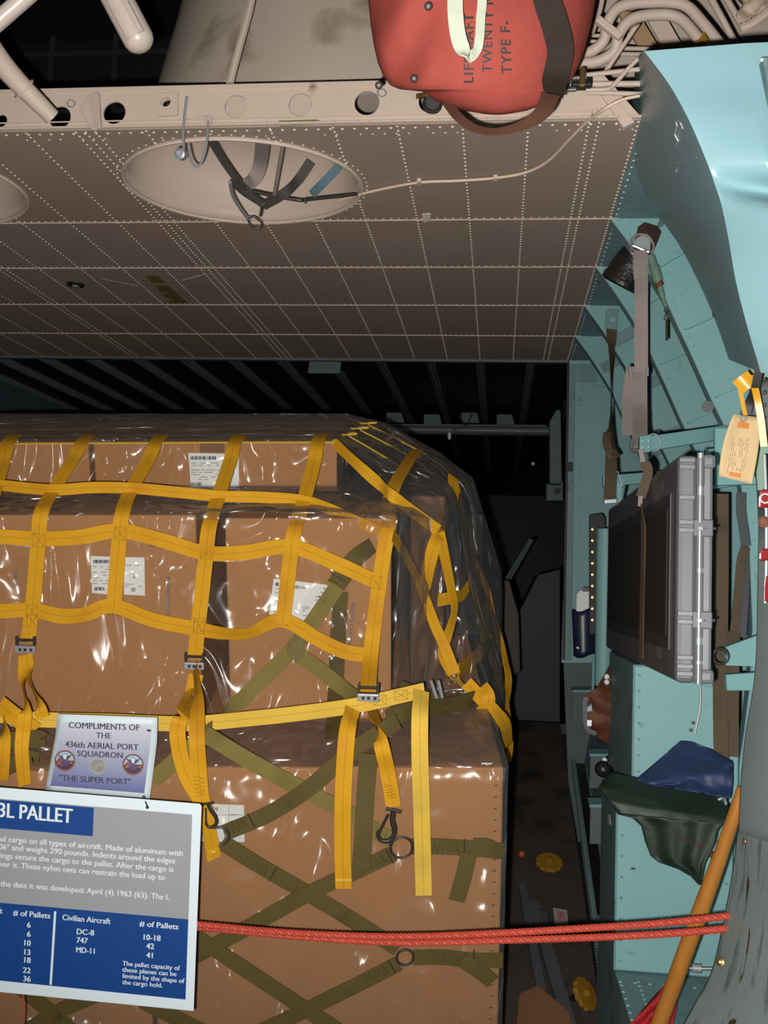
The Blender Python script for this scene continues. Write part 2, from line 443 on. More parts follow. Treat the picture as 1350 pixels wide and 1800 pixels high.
def circle(c, r, n=40, a0=0.0):
    return [V((c[0] + r * math.cos(a0 + 2 * math.pi * k / n), c[1] + r * math.sin(a0 + 2 * math.pi * k / n), ZC)) for k in range(n)]
h1 = PZ(418, 311, ZC); dl = PZ(205, 300, ZC); dr = PZ(632, 318, ZC)
DR = (dr - dl).length / 2 * 0.985
DC = (dl + dr) / 2
DC.y = (PZ(418, 242, ZC).y + PZ(418, 389, ZC).y) / 2
DRY = (PZ(418, 389, ZC).y - PZ(418, 242, ZC).y) / 2
pitchx = DR * 2 + 0.20
DC2 = V((PZ(50, 345, ZC).x - DR, DC.y, ZC))
def oval(c, k=1.0, n=44, z=ZC):
    return [V((c.x + DR * k * math.cos(2 * math.pi * i / n), c.y + DRY * k * math.sin(2 * math.pi * i / n), z)) for i in range(n)]
b = MB().holed([[V((-3.2, YB, ZC)), V((XE, YB, ZC)), V((XE, YF, ZC)), V((-3.2, YF, ZC))], oval(DC), oval(DC2)], (0, 0, 0.01))
ceiling = struct(b.build('ceiling', M['brown_paint']))
# rivets and lap seams
b = MB(); sx = (PZ(919, 384, ZC).x - PZ(734, 384, ZC).x) / 2; x0 = PZ(825, 384, ZC).x
def clear(x, y):
    for c in (DC, DC2):
        if ((x - c.x) / (DR * 1.02)) ** 2 + ((y - c.y) / (DRY * 1.02)) ** 2 < 1: return False
    return True
def rowy(x):
    y = YB + 0.01
    while y < YF:
        if clear(x, y): b.rivet((x, y, ZC), DN, 0.0036)
        y += 0.0245
for k in range(-17, 2): rowy(x0 + sx * k)
dx = PZ(1003, 384, ZC).x; rowy(dx); rowy(dx + 0.025)
rowy(XE - 0.006)
rowy(x0 - 6 * sx + 0.028); rowy(x0 - 6 * sx - 0.028); rowy(x0 - 11 * sx + 0.03)
seams = MB()
for i, y in enumerate(FY):
    x = -2.9
    while x < XE:
        if clear(x, y): b.rivet((x, y - 0.012, ZC), DN, 0.0034)
        if clear(x, y) and clear(x + 0.03, y): seams.box((x + 0.0125, y, ZC - 0.0012), 0.0255, 0.005, 0.0024)
        x += 0.025
x = -2.9
while x < XE:
    b.rivet((x, YB + 0.018, ZC), DN, 0.0042)
    if R.random() < 0.5: b.rivet((x + 0.012, YB + 0.05, ZC), DN, 0.003)
    x += 0.032
for k in range(70):                                  # ring of rivets round the opening
    a = 2 * math.pi * k / 70
    b.rivet((DC.x + DR * 1.06 * math.cos(a), DC.y + DRY * 1.06 * math.sin(a), ZC), DN, 0.0034)
for k in range(16):                                   # patch rivets beside the marker light
    b.rivet(PZ(180 + k * 4, 490 + k * 0.8, ZC), DN, 0.0026); b.rivet(PZ(322 + k * 2.6, 492 - k * 0.7, ZC), DN, 0.0026)
b.build('rivet_rows', M['rivet_worn'], ceiling)
seams.build('lap_seams', M['seam_worn'], ceiling)
# recessed cups
def cup(c, name='ceiling_recess'):
    n = 44; rows = []
    for k, z in ((1.0, 0.0), (0.985, 0.03), (0.96, 0.08), (0.90, 0.12), (0.80, 0.16), (0.6, 0.19), (0.3, 0.21), (0.02, 0.215)):
        r = oval(c, k, n, ZC + z); rows.append(r + [r[0]])
    o = MB().grid(rows).build(name, M['cream_clean'], ceiling, smooth='all', solid=0.004)
    ring = MB()
    for (ko, z0) in ((1.0, 0.0),):
        ring.tube([p + DN * 0.004 for p in oval(c, 1.015, 60)] + [oval(c, 1.015, 60)[0] + DN * 0.004], 0.006, 6, caps=False)
    ring.build('recess_rim', M['cream'], o)
cup(DC); cup(DC2)
# lit marker and worn decal on the panels
o = MB().lathe(PZ(133, 499, ZC), DN, ((0.036, -0.002), (0.036, 0.006), (0.028, 0.010), (0.001, 0.010)), 20).build('vent_grommet', M['black'], None, smooth=True)
tag(o, 'round black vent grommet set flush in the brown riveted ceiling', 'vent')
MB().lathe(PZ(133, 499, ZC) + DN * 0.010, DN, ((0.016, 0), (0.016, 0.003), (0.001, 0.004)), 12).build('grommet_mesh', M['zinc'], o)
p = [PZ(255, 484, ZC), PZ(277, 484, ZC), PZ(330, 532, ZC), PZ(300, 533, ZC)]
o = tag(MB().prism([q + DN * 0.001 for q in p], (0, 0, -0.001)).build('ceiling_decal', mat('decal_worn', (0.16, 0.11, 0.035), 0.6, var=0.5, scale=25, dirt=((0.30, 0.26, 0.2), 0.55, 18.0, 0.1))), 'worn yellowish decal strip on the dark ceiling panel near the vent', 'decal')
o = tag(MB().prism([q + DN * 0.001 for q in [PZ(742, 376, ZC), PZ(757, 374, ZC), PZ(757, 386, ZC), PZ(745, 390, ZC)]], (0, 0, -0.002)).build('tape_scrap', M['rivet_worn']), 'small torn scrap of masking tape on the brown ceiling seam', 'tape')

# teal ceiling strip beside the brown panel
o = struct(MB().obox((XE, YB - 0.2, ZC), (0.95, 0, 0), (0, YF - YB + 0.2, 0), (0, 0, 0.01)).build('ceiling', M['teal_dull']))
b = MB()
for i in range(60): b.rivet((XE + 0.012, YB + 0.02 + i * (YF - YB) / 60, ZC), DN, 0.0036)
for i in range(5):
    for k in range(2): b.rivet(PZ(1072 + k * 14, 418 + i * 0 + k * 3, ZC), DN, 0.003)
b.build('rivet_rows', M['rivet_worn'], o)

# cross beam with lightening holes
zb = PY(640, 216, YB).z; zt = zb + 0.112
def hole(px, py, r, n=20):
    c = PY(px, py, YB); return [V((c.x + r * math.cos(2 * math.pi * k / n), YB, c.z + r * math.sin(2 * math.pi * k / n))) for k in range(n)]
xr = PY(1062, 150, YB).x
rh = 21 / F * 2.6
outer = [V((-3.2, YB, zb)), V((XE + 0.0, YB, zb)), V((xr, YB, zt)), V((-3.2, YB, zt))]
holes = [hole(2, 212, rh * 0.55), hole(105, 206, rh), hole(201, 198, rh), hole(294, 183, rh * 0.42), hole(415, 187, rh), hole(528, 184, rh), hole(645, 181, rh * 1.05), hole(757, 178, rh)]
beam = struct(MB().holed([outer] + holes, (0, 0.006, 0)).build('trim_1', M['cream'], bevel=0.0))
b = MB()
b.obox((-3.2, YB - 0.012, zb - 0.004), (XE + 3.2, 0, 0), (0, 0.02, 0), (0, 0, 0.006))
b.obox((-3.2, YB - 0.005, zb + 0.016), (xr + 3.18, 0, 0), (0, 0.005, 0), (0, 0, 0.003))
b.obox((-3.2, YB - 0.004, zt - 0.012), (xr + 3.17, 0, 0), (0, 0.05, 0), (0, 0, 0.012))
b.build('beam_flange', M['cream'], beam, bevel=0.001)
b = MB()
b.obox((-3.2, YB + 0.006, zt + 0.001), (xr + 3.17, 0, 0), (0, 0.03, 0), (0, 0, 0.003)); b.build('primer_edge', mat('red_primer', (0.09, 0.012, 0.016), 0.7), beam)
b = MB(); 
for i in range(110): b.rivet((-2.7 + i * 0.03, YB - 0.0125, zb - 0.002), (0, -1, 0), 0.0032)
for (px, py) in ((690, 176), (707, 176), (240, 190), (258, 180), (63, 215), (85, 217), (380, 215), (470, 212)): b.rivet(PY(px, py, YB), (0, -1, 0), 0.004)
b.build('rivet_rows', M['cream'], beam)
# plates bolted on the beam
b = MB().prism([PY(158, 170, YB - 0.004), PY(176, 165, YB - 0.012), PY(180, 228, YB - 0.012), PY(165, 232, YB - 0.004), PY(142, 196, YB - 0.002)], (0, -0.012, 0))
b.build('gusset', M['cream'], beam, bevel=0.002)
b = MB().holed([[PY(279, 165, YB - 0.006), PY(314, 163, YB - 0.006), PY(314, 204, YB - 0.006), PY(279, 206, YB - 0.006)], [p + V((0, -0.006, 0)) for p in hole(294, 183, rh * 0.42)]], (0, -0.008, 0))
b.build('square_plate', M['cream'], beam, bevel=0.0015)
b = MB().poly([PY(490, 212, YB - 0.001), PY(555, 210, YB - 0.001), PY(585, 218, YB - 0.001), PY(492, 223, YB - 0.001)])
b.build('corrosion_patch', mat('corrosion', (0.12, 0.13, 0.04), 0.8, var=0.6, scale=40), beam)
for (px, py, s) in ((671, 163, 1.0), (125, 182, 0.9)):
    MB().torus(PY(px, py, YB - 0.008), (0.2, -1, 0.1), 0.011 * s, 0.0022, 16, 6).build('tie_ring', M['zinc'], beam, smooth=True)
# end fitting: slanted rail at the right end of the beam
struct(MB().prism([PY(1046, 150, YB - 0.008), PY(1062, 146, YB - 0.008), PY(1116, 214, YB - 0.008), PY(1096, 224, YB - 0.008)], (0, 0.02, 0)).build('trim_2', M['cream'], bevel=0.002))

# upper bay behind the beam
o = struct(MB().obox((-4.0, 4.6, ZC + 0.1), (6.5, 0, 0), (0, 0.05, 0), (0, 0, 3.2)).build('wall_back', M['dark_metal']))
b = MB()
for i in range(14): b.box((-3.6 + i * 0.33, 4.57, 4.45), 0.03, 0.05, 3.0)
for i in range(9): b.box((-1.6, 4.56, 3.0 + i * 0.3), 5.0, 0.05, 0.025)
b.build('stiffener_grid', mat('bay_dark', (0.02, 0.02, 0.024), 0.6), o)
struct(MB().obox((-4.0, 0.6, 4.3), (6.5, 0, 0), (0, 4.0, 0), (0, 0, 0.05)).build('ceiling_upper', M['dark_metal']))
# big drum
dcn = PC(600, 60, 3.35)
b = MB(); prof = [(0.80, -0.07), (0.79, 0.0), (0.745, 0.2), (0.69, 0.45), (0.60, 0.95)]
b.lathe((dcn.x, dcn.y + 0.42, ZC + 0.34), (0, 0, 1), prof, 64)
drum = tag(b.build('duct_drum', M['drum_paint'], None, smooth=True), 'huge cream painted drum duct standing above the holed beam', 'duct')
b = MB().tube(cr([PC(448, -30, 2.82), PC(438, 20, 2.80), PC(420, 85, 2.77), PC(404, 147, 2.74)], 5), 0.011, 8)
b.build('weld_bead', M['drum_paint'], drum, smooth=True)
b = MB().obox((PY(380, 187, YB).x - 0.05, YB + 0.03, zb - 0.0), (0.30, 0, 0), (0, 0.004, 0), (0, 0, 0.10))
b.build('base_plate', M['cream_clean'], drum)

# side frames of the fuselage
prof1 = [(1074, 384), (1106, 426), (1136, 470), (1169, 522), (1192, 572), (1216, 623), (1246, 690), (1276, 752), (1298, 820), (1312, 900), (1320, 1000), (1324, 1100), (1320, 1200), (1309, 1290), (1292, 1400), (1268, 1520), (1240, 1620), (1200, 1730)]
XZ = []
for (px, py) in prof1:
    p = PY(px, py, FY[0]); XZ.append(V((p.x, 0, p.z)))
OUT = []
for i, p in enumerate(XZ):
    t = (XZ[min(i + 1, len(XZ) - 1)] - XZ[max(i - 1, 0)]).normalized()
    OUT.append(p + V((-t.z, 0, t.x)) * (0.30 if i else 0.0) + (V((0.42, 0, 0)) if i == 0 else V((0, 0, 0))))
OUT = [p if p.z <= ZC - 0.003 else V((p.x + (p.z - ZC) * 0.9, 0, ZC - 0.003)) for p in OUT]
skin = MB().grid([[V((p.x + 0.004, y, p.z)) for p in OUT] for y in [1.9] + FY + [YF + 0.4]]).build('wall_right', M['teal'], solid=0.004, smooth=True)
struct(skin)
def lerp2(i, s):
    return XZ[i].lerp(OUT[i], s)
for k, y in enumerate(FY):
    o = None
    ins = [V((p.x, y, p.z)) for p in XZ]; out = [V((p.x, y, p.z)) for p in OUT]
    b = MB()
    for i in range(len(ins) - 1):
        b.prism([ins[i], ins[i + 1], out[i + 1], out[i]], (0, 0.004, 0))
    fr = b.build('wall_frame', M['teal'], skin)
    b = MB()                                            # inner flange
    for i in range(len(ins) - 1):
        t = (ins[i + 1] - ins[i]).normalized(); n = V((t.z, 0, -t.x))
        if n.x > 0: n = -n
        b.prism([ins[i], ins[i + 1], ins[i + 1] + n * 0.003, ins[i] + n * 0.003], (0, 0.05, 0))
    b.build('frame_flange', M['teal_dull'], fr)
    b = MB()                                            # stiffeners across the web
    for i in range(2, len(ins) - 1, 2):
        a, c = ins[i], out[i]; t = (ins[i + 1] - ins[i]).normalized()
        a = a + (c - a) * 0.04
        b.obox(a - t * 0.024 + V((0, -0.0015, 0)), (c - a), t * 0.048, (0, 0.0014, 0))
        b.obox(a + t * 0.020 + V((0, -0.014, 0)), (c - a), t * 0.004, (0, 0.013, 0))
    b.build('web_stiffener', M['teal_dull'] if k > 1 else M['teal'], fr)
    b = MB()
    for i in range(len(ins) - 1):
        for s in (0.2, 0.5, 0.8):
            p = ins[i].lerp(ins[i + 1], s); t = (ins[i + 1] - ins[i]).normalized(); n = V((t.z, 0, -t.x)); n = -n if n.x < 0 else n
            b.rivet(p + n * 0.016, (0, -1, 0), 0.0042)
            if i < 4: b.rivet(p + n * 0.045 + V((0, 0, 0.006)), (0, -1, 0), 0.0036)
        if i >= 2 and i % 2 == 0:
            for s in range(1, 8):
                q = ins[i].lerp(out[i], s / 8); t = (ins[i + 1] - ins[i]).normalized()
                b.rivet(q - t * 0.012 + V((0, -0.0015, 0)), (0, -1, 0), 0.003)
    for i in range(14): b.rivet((XE + 0.03 + i * 0.03, y, ZC - 0.010), (0, -1, 0), 0.003)
    b.build('rivet_rows', M['teal'], fr)
for (px, py, r_) in ((1244, 715, 0.018),):
    p = PY(px, py, FY[0] - 0.002); MB().lathe(p, (0, -1, 0), ((r_, 0), (r_, 0.003), (0.001, 0.003)), 20).build('patch_disc', M['case_grey'], skin)
p = [PY(1275, 722, FY[0] - 0.003), PY(1300, 706, FY[0] - 0.003), PY(1304, 712, FY[0] - 0.003), PY(1280, 728, FY[0] - 0.003)]

# flat bulkhead panel at the far end of the brown ceiling
YP = YF
b = MB().prism([PY(1001, 628, YP), PY(1012, 628, YP), PY(1200, 640, YP), PY(1200, 1165, YP), PY(987, 1165, YP)], (0, 0.012, 0))
pan = struct(b.build('wall_far', M['teal']))
b = MB().obox(PY(999, 640, YP - 0.03), PY(991, 1160, YP - 0.03) - PY(999, 640, YP - 0.03), (0.036, 0, 0), (0, 0.03, 0))
b.build('edge_post', M['teal_dull'], pan, bevel=0.003)
b = MB(); b.obox(PY(997, 640, YP - 0.035), PY(989, 1160, YP - 0.035) - PY(997, 640, YP - 0.035), (0.012, 0, 0), (0, 0.03, 0)); b.build('dark_seal', M['black'], pan)
b = MB(); b.rivets(PY(1023, 660, YP), PY(1014, 1150, YP), 60, (0, -1, 0), 0.003); b.rivets(PY(1030, 672, YP), PY(1100, 690, YP), 10, (0, -1, 0), 0.004); b.rivets(PY(1004, 840, YP - 0.03), PY(999, 1150, YP - 0.03), 24, (0, -1, 0), 0.003)
b.build('rivet_rows', M['teal_dull'], pan)
b = MB().prism([PY(1014, 640, YP - 0.01), PY(1050, 640, YP - 0.01), PY(1050, 672, YP - 0.01), PY(1014, 672, YP - 0.01)], (0, 0.008, 0)); b.build('top_plate', M['teal_dull'], pan, bevel=0.002)
b = MB().prism([PY(997, 812, YP - 0.05), PY(1007, 812, YP - 0.05), PY(1007, 828, YP - 0.05), PY(997, 828, YP - 0.05)], (0, 0.02, 0)); b.build('hinge', M['black'], pan)

# ramp, floor, main hold
VR = -2.36
XR = PV(1030, 1600, VR).x                             # right edge of the ramp
def RP(x, y):
    """point of the ramp surface above ground position x, y"""
    k = (CAM + UP * VR); n = UP
    return V((x, y, k.z - ((x - k.x) * n.x + (y - k.y) * n.y) / n.z))
y0 = 2.0
while RP(XR, y0).z < 0.0: y0 += 0.02
struct(MB().obox((-3.5, -1.5, -0.05), (5.2, 0, 0), (0, y0 + 1.52, 0), (0, 0, 0.05)).build('floor', M['floor']))
YT = 6.2
ramp = struct(MB().prism([RP(-3.2, y0), RP(XR, y0), RP(XR, YT), RP(-3.2, YT)], (0, 0, -0.06)).build('ramp', M['floor']))
ZH = RP(0, YT).z
struct(MB().obox((-3.4, YT, ZH - 0.06), (5.0, 0, 0), (0, 8, 0), (0, 0, 0.06)).build('floor', M['dark_metal']))
# rail along the ramp edge
b = MB()
e0, e1 = RP(XR, 2.9), RP(XR + 0.03, 5.9)
b.obox(e0, (0.022, 0, 0), e1 - e0, (0, 0, 0.05))
rail = struct(b.build('trim_3', M['teal_dull'], bevel=0.002))
MB().obox(e0 + V((0.024, 0, 0.0)), (0.045, 0, 0), e1 - e0, (0, 0, 0.028)).build('rubber_seal', M['black_rubber'], rail)
MB().obox(e0 + V((0.07, 0, -0.02)), (0.022, 0, 0), e1 - e0, (0, 0, 0.075)).build('outer_rail', M['teal_dull'], rail)
b = MB()
for i in range(170): b.rivet(e0.lerp(e1, (i + 0.5) / 170) + V((0.006, 0, 0.051)), (0, 0, 1), 0.0045)
for i in range(170): b.rivet(e0.lerp(e1, (i + 0.2) / 170) + V((-0.001, 0, 0.03)), (-1, 0, 0.3), 0.0045)
b.build('rivet_rows', M['zinc'], rail)
# sidewall shelf between the rail and the frames, with short ribs
b = MB(); sl = []
ys = [2.5 + 0.35 * i for i in range(10)]
ys = [3.42 + 0.25 * i for i in range(10)]; lf = [RP(XR + 0.095, y) for y in ys]; rt = [V((XR + 0.21, y, p.z + 0.62)) for y, p in zip(ys, lf)]
o = struct(MB().grid([lf, rt]).build('wall_lower', M['teal_dull'], solid=0.01))
b = MB()
for i in range(len(ys)):
    for k in range(12): b.rivet(lf[i].lerp(rt[i], (k + 0.5) / 12) + V((-0.006, 0, 0)), (-1, 0, 0.2), 0.004)
b.build('rivet_rows', M['teal'], o)
for (px, py, py2) in ((1022, 1217, 1228), (1052, 1330, 1340), (1052, 1420, 1432)):
    y = {1217: 5.3, 1330: 4.6, 1420: 4.05}[py]
    a = PY(px - 16, py, y); c = PY(px + 30, py, y)
    MB().obox(a, c - a, (0, 0.09, 0.01), (0, 0, 0.012)).build('shelf_rib', M['teal'], o, bevel=0.002)
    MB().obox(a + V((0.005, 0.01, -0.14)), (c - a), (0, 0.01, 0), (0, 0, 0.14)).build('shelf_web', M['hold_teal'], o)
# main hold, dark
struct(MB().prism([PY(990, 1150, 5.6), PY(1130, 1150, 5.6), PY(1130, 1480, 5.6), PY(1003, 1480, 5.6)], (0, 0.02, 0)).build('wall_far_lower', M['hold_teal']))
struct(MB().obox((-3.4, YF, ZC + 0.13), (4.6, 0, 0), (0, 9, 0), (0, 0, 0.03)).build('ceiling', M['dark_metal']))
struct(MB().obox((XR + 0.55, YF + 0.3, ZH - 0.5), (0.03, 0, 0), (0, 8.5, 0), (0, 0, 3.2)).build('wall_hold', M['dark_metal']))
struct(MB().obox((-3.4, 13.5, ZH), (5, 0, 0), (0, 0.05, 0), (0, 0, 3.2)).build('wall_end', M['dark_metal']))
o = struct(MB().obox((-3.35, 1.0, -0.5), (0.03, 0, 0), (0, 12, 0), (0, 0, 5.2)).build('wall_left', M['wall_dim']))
struct(MB().obox((-3.4, YF - 0.004, ZC - 0.012), (XE + 3.4, 0, 0), (0, 0.03, 0), (0, 0, 0.16)).build('trim_4', M['dark_rib']))
hb = MB(); hs = MB()
ss = (PZ(844, 640, ZC + 0.13).x - PZ(757, 640, ZC + 0.13).x)
xs0 = PZ(844, 640, ZC + 0.13).x
for k in range(-11, 3):
    x = xs0 + k * ss
    hb.obox((x - 0.012, YF + 0.03, ZC + 0.095), (0.004, 0, 0), (0, 6.0, 0), (0, 0, 0.035))
    hb.obox((x + 0.012, YF + 0.03, ZC + 0.095), (0.004, 0, 0), (0, 6.0, 0), (0, 0, 0.035))
    hb.obox((x - 0.022, YF + 0.03, ZC + 0.127), (0.048, 0, 0), (0, 6.0, 0), (0, 0, 0.004))
hb.build('stringers', mat('stringer_metal', (0.16, 0.17, 0.18), 0.45, var=0.3, scale=8, spec=0.5), o)
# ================================================================== CARGO
D1 = 2.5
V1 = loc(PD(620, 1350, D1))[2]
D2 = loc(PV(560, 1268, V1))[1]
V2 = loc(PD(250, 905, D2))[2]
D3 = loc(PV(250, 866, V2))[1]
V3 = loc(PD(300, 777, D3))[2]
DR_ = loc(PV(400, 738, V3))[1]
def ux(px, py, d): return loc(PD(px, py, d))[0]

def carton(u0, u1, d0, d1, v0, v1, label, m='card', group=None):
    b = MB().obox(L(u0, d0, v0), U * (u1 - u0), W * (d1 - d0), UP * (v1 - v0))
    o = b.build('cardboard_carton', M[m], bevel=0.006)
    return tag(o, label, 'carton', group)
def front_quad(pts, d, m, name, parent, th=0.0012):
    return MB().prism([PD(x, y, d - 0.0015) for x, y in pts], -W * th).build(name, M[m], parent)
def print_bars(bars, d, parent, m='ink', name='print'):
    b = MB()
    for (x0, y0, x1, y1) in bars:
        b.prism([PD(x0, y0, d), PD(x1, y0, d), PD(x1, y1, d), PD(x0, y1, d)], -W * 0.0004)
    return b.build(name, M[m], parent)
def code(x0, y0, x1, y1, n, d, parent):
    return print_bars(barcode(x0, y0, x1, y1, n), d, parent, 'ink', 'barcode')
def barcode(x0, y0, x1, y1, n):
    out = []; rr = random.Random(int(x0 + y0)); x = x0
    st = (x1 - x0) / n
    for i in range(n):
        out.append((x0 + i * st, y0, x0 + (i + rr.choice((0.45, 0.7, 0.95))) * st, y1))
    return out
def fine_lines(x0, y0, x1, y1, n, sl=0.0):
    out = []; rr = random.Random(int(x0 * 3 + y0))
    for i in range(n):
        y = y0 + (y1 - y0) * i / n; x = x0
        while x < x1 - 6:
            w = rr.uniform(5, 16)
            if rr.random() < 0.6: out.append((x, y, min(x + w, x1), y + 1.6))
            x += w + rr.uniform(2, 9)
    return out
def side_text(body, px, py, d, size, parent, m='ink_blue', up=True, lean=0.0):
    b = MB()
    s = 1 if up else -1
    text(b, body, lambda x, y: PD(px - s * y * -1 * 1.0 if False else px + (y if not up else -y) * 1.0 + lean * x, py + (x if not up else -x), d - 0.001), size, 0.012, 'LEFT')
    return b.build('lettering', M[m], parent)

top_l = carton(ux(-140, 800, D3), ux(156, 800, D3), D3, DR_ - 0.02, V2 + 0.003, V3, 'flat brown carton at the left end of the top layer of the load')
top_r = carton(ux(164, 800, D3), ux(592, 800, D3), D3 + 0.005, DR_ - 0.02, V2 + 0.003, V3, 'wide brown carton on the top layer with a white label under the net')
mid_l = carton(ux(-60, 1000, D2), ux(347, 1000, D2), D2, D2 + 0.55, V1 + 0.002, V2, 'brown carton in the middle layer with two white labels marked 2')
mid_r = carton(ux(396, 1000, D2), ux(688, 1000, D2), D2 + 0.012, D2 + 0.3, V1 + 0.002, V2 - 0.012, 'brown carton in the middle layer behind the crossing olive strap')
mid_f = carton(ux(-420, 1000, D2), ux(-66, 1000, D2), D2, D2 + 0.55, V1 + 0.002, V2, 'brown middle layer carton cut by the left edge of the picture')
mid_b = carton(loc(PD(0, 900, D2))[0], -0.075, D2 + 0.57, DR_ - 0.03, V1 + 0.002, V2 - 0.13, 'brown carton hidden behind the labelled middle layer cartons')
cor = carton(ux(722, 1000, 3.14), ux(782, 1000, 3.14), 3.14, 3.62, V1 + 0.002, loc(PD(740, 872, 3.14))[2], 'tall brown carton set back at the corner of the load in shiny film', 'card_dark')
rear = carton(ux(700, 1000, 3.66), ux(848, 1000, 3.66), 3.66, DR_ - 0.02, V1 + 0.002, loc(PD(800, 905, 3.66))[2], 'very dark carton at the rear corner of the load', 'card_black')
low = carton(ux(262, 1500, D1), ux(885, 1400, D1), D1, DR_, VR + 0.002, V1, 'huge bottom carton with stapled edge carrying the whole load')
low_l = carton(ux(-560, 1500, D1), ux(254, 1500, D1), D1, DR_, VR + 0.002, V1 - 0.01, 'huge bottom carton behind the blue and grey information sign')
# labels and print
lb = front_quad([(331, 796), (420, 798), (420, 862), (336, 856)], D3, 'label', 'shipping_label', top_r)
code(335, 802, 381, 808, 22, D3 - 0.003, lb); code(336, 848, 355, 854, 10, D3 - 0.003, lb); print_bars(fine_lines(336, 813, 400, 846, 8), D3 - 0.003, lb, 'ink_grey')
front_quad([(352, 779), (394, 779), (394, 795), (352, 795)], D3, 'card_dark', 'packing_tape', top_r)
lb = front_quad([(160, 977), (204, 979), (204, 1046), (162, 1042)], D2, 'label', 'shipping_label', mid_l)
code(164, 984, 196, 990, 18, D2 - 0.003, lb); code(166, 1032, 184, 1038, 10, D2 - 0.003, lb); print_bars(fine_lines(163, 995, 200, 1030, 7), D2 - 0.003, lb, 'ink_grey')
lb = front_quad([(218, 979), (254, 980), (255, 1047), (218, 1045)], D2, 'label', 'shipping_label', mid_l)
print_bars(fine_lines(222, 987, 250, 1004, 3) + fine_lines(219, 1026, 250, 1034, 2) + [(231, 1033, 238, 1040)], D2 - 0.003, lb, 'ink_grey')
b = MB(); text(b, '2', lambda x, y: PD(233 + x, 1016 - y, D2 - 0.003), 11, 0.03); b.build('lettering', M['ink_red'], lb)
lb = front_quad([(481, 1017), (578, 1028), (540, 1092), (473, 1080)], D2 + 0.012, 'label', 'shipping_label', mid_r)
code(484, 1024, 491, 1030, 4, D2 + 0.008, lb); code(482, 1072, 488, 1077, 4, D2 + 0.008, lb); code(518, 1029, 537, 1035, 9, D2 + 0.008, lb); print_bars(fine_lines(532, 1066, 552, 1084, 6) + fine_lines(553, 1036, 570, 1060, 4) + fine_lines(484, 1034, 494, 1068, 5), D2 + 0.008, lb, 'ink_grey')
lb = front_quad([(340, 1412), (429, 1415), (430, 1480), (340, 1478)], D1, 'label', 'shipping_label', low)
code(366, 1419, 383, 1425, 9, D1 - 0.003, lb); print_bars([(402, 1415, 403, 1478), (370, 1432, 428, 1433), (402, 1447, 428, 1448), (370, 1456, 400, 1457)] , D1 - 0.003, lb, 'ink_grey'); print_bars(fine_lines(404, 1420, 426, 1476, 5), D1 - 0.003, lb, 'ink_grey')
def col_text(body, px, py, d, size, parent, m='ink_blue', lean=0.0):
    """stencilled print reading down the face"""
    b = MB(); text(b, body, lambda x, y: PD(px + y + lean * x, py + x, d - 0.0015), size, 0.02); return b.build('lettering', M[m], parent)
col_text('MASTER CARTON', 292, 1014, D2, 9.5, mid_l)
col_text('MASTER', 24, 1003, D2, 9.5, mid_l)
col_text('MASTER CARTON', 618, 1058, D2 + 0.012, 10, mid_r, lean=-0.10)
b = MB(); c = PD(270, 946, D2 - 0.001)
b.torus(c, -W, 0.024, 0.0012, 24, 4); b.build('printed_ring', M['ink_blue'], mid_l)
b = MB()
for y in list(range(1382, 1490, 20)) + list(range(1512, 1690, 20)) + list(range(1712, 1800, 20)):
    b.obox(PD(869 - (y - 1380) * 0.022, y, D1 - 0.001), U * 0.009 - UP * 0.002 + UP * 0.004, UP * 0.0022, -W * 0.0012)
b.build('staples', M['dark_iron'], low)

# clear film over the load: control columns of points, each from the ramp up over the layers and down behind
def col(*p): return [L(*q) for q in p]
e = 0.016
u3 = ux(592, 800, D3); u2 = ux(690, 1000, D2); u1 = ux(885, 1400, D1)
A = lambda u: col((u, D1 - e, VR + 0.05), (u, D1 - e, (VR + V1) / 2), (u, D1 - e, V1 + 0.006), (u, D2 - e * 2.0, V1 + 0.02), (u, D2 - e, (V1 + V2) / 2), (u, D2 - e, V2 + 0.008), (u, D3 - 0.03, V2 + 0.03), (u, D3 - e, V3 + 0.008), (u, 3.7, V3 + 0.03), (u, DR_, V3 + 0.025), (u, DR_ + 0.02, V3 - 0.2))
B = col((u2, D1 - e, VR + 0.05), (u2, D1 - e, (VR + V1) / 2), (u2, D1 - e, V1 + 0.006), (u2 + 0.005, D2 - e * 2, V1 + 0.02), (u2 + 0.012, D2 - e, (V1 + V2) / 2), (u2 + 0.01, D2 - e, V2 - 0.004), (u2 - 0.02, 3.02, V2 + 0.03), (u2 - 0.02, 3.22, V2 + 0.05), (u2 - 0.0, 3.6, V3 - 0.06), (u2 - 0.02, DR_, V3 - 0.01), (u2, DR_ + 0.02, V3 - 0.2))
uc = ux(782, 1000, 3.14)
Cc = col((uc, D1 - e, VR + 0.05), (uc, D1 - e, (VR + V1) / 2), (uc, D1 - e, V1 + 0.006), (uc, 3.06, V1 + 0.02), (uc + 0.01, 3.12, (V1 + V2) / 2), (uc + 0.012, 3.12, V2 - 0.07), (uc, 3.14, V2 - 0.002), (uc, 3.3, V2 + 0.01), (uc + 0.01, 3.62, V2 + 0.02), (uc + 0.02, DR_, V2 + 0.04), (uc + 0.03, DR_ + 0.02, V2 - 0.1))
Dd = col((u1 - 0.004, D1 - e, VR + 0.05), (u1 - 0.004, D1 - e, (VR + V1) / 2), (u1 - 0.006, D1 - e, V1 + 0.006), (u1 - 0.01, 3.0, V1 + 0.03), (u1 + 0.0, 3.2, -1.0), (u1 - 0.02, 3.35, -0.85), (u1 + 0.0, 3.55, -0.75), (u1 + 0.02, 3.66, -0.66), (u1 + 0.03, 3.8, -0.6), (u1 + 0.04, DR_ + 0.01, -0.6), (u1 + 0.05, DR_ + 0.03, -0.7))
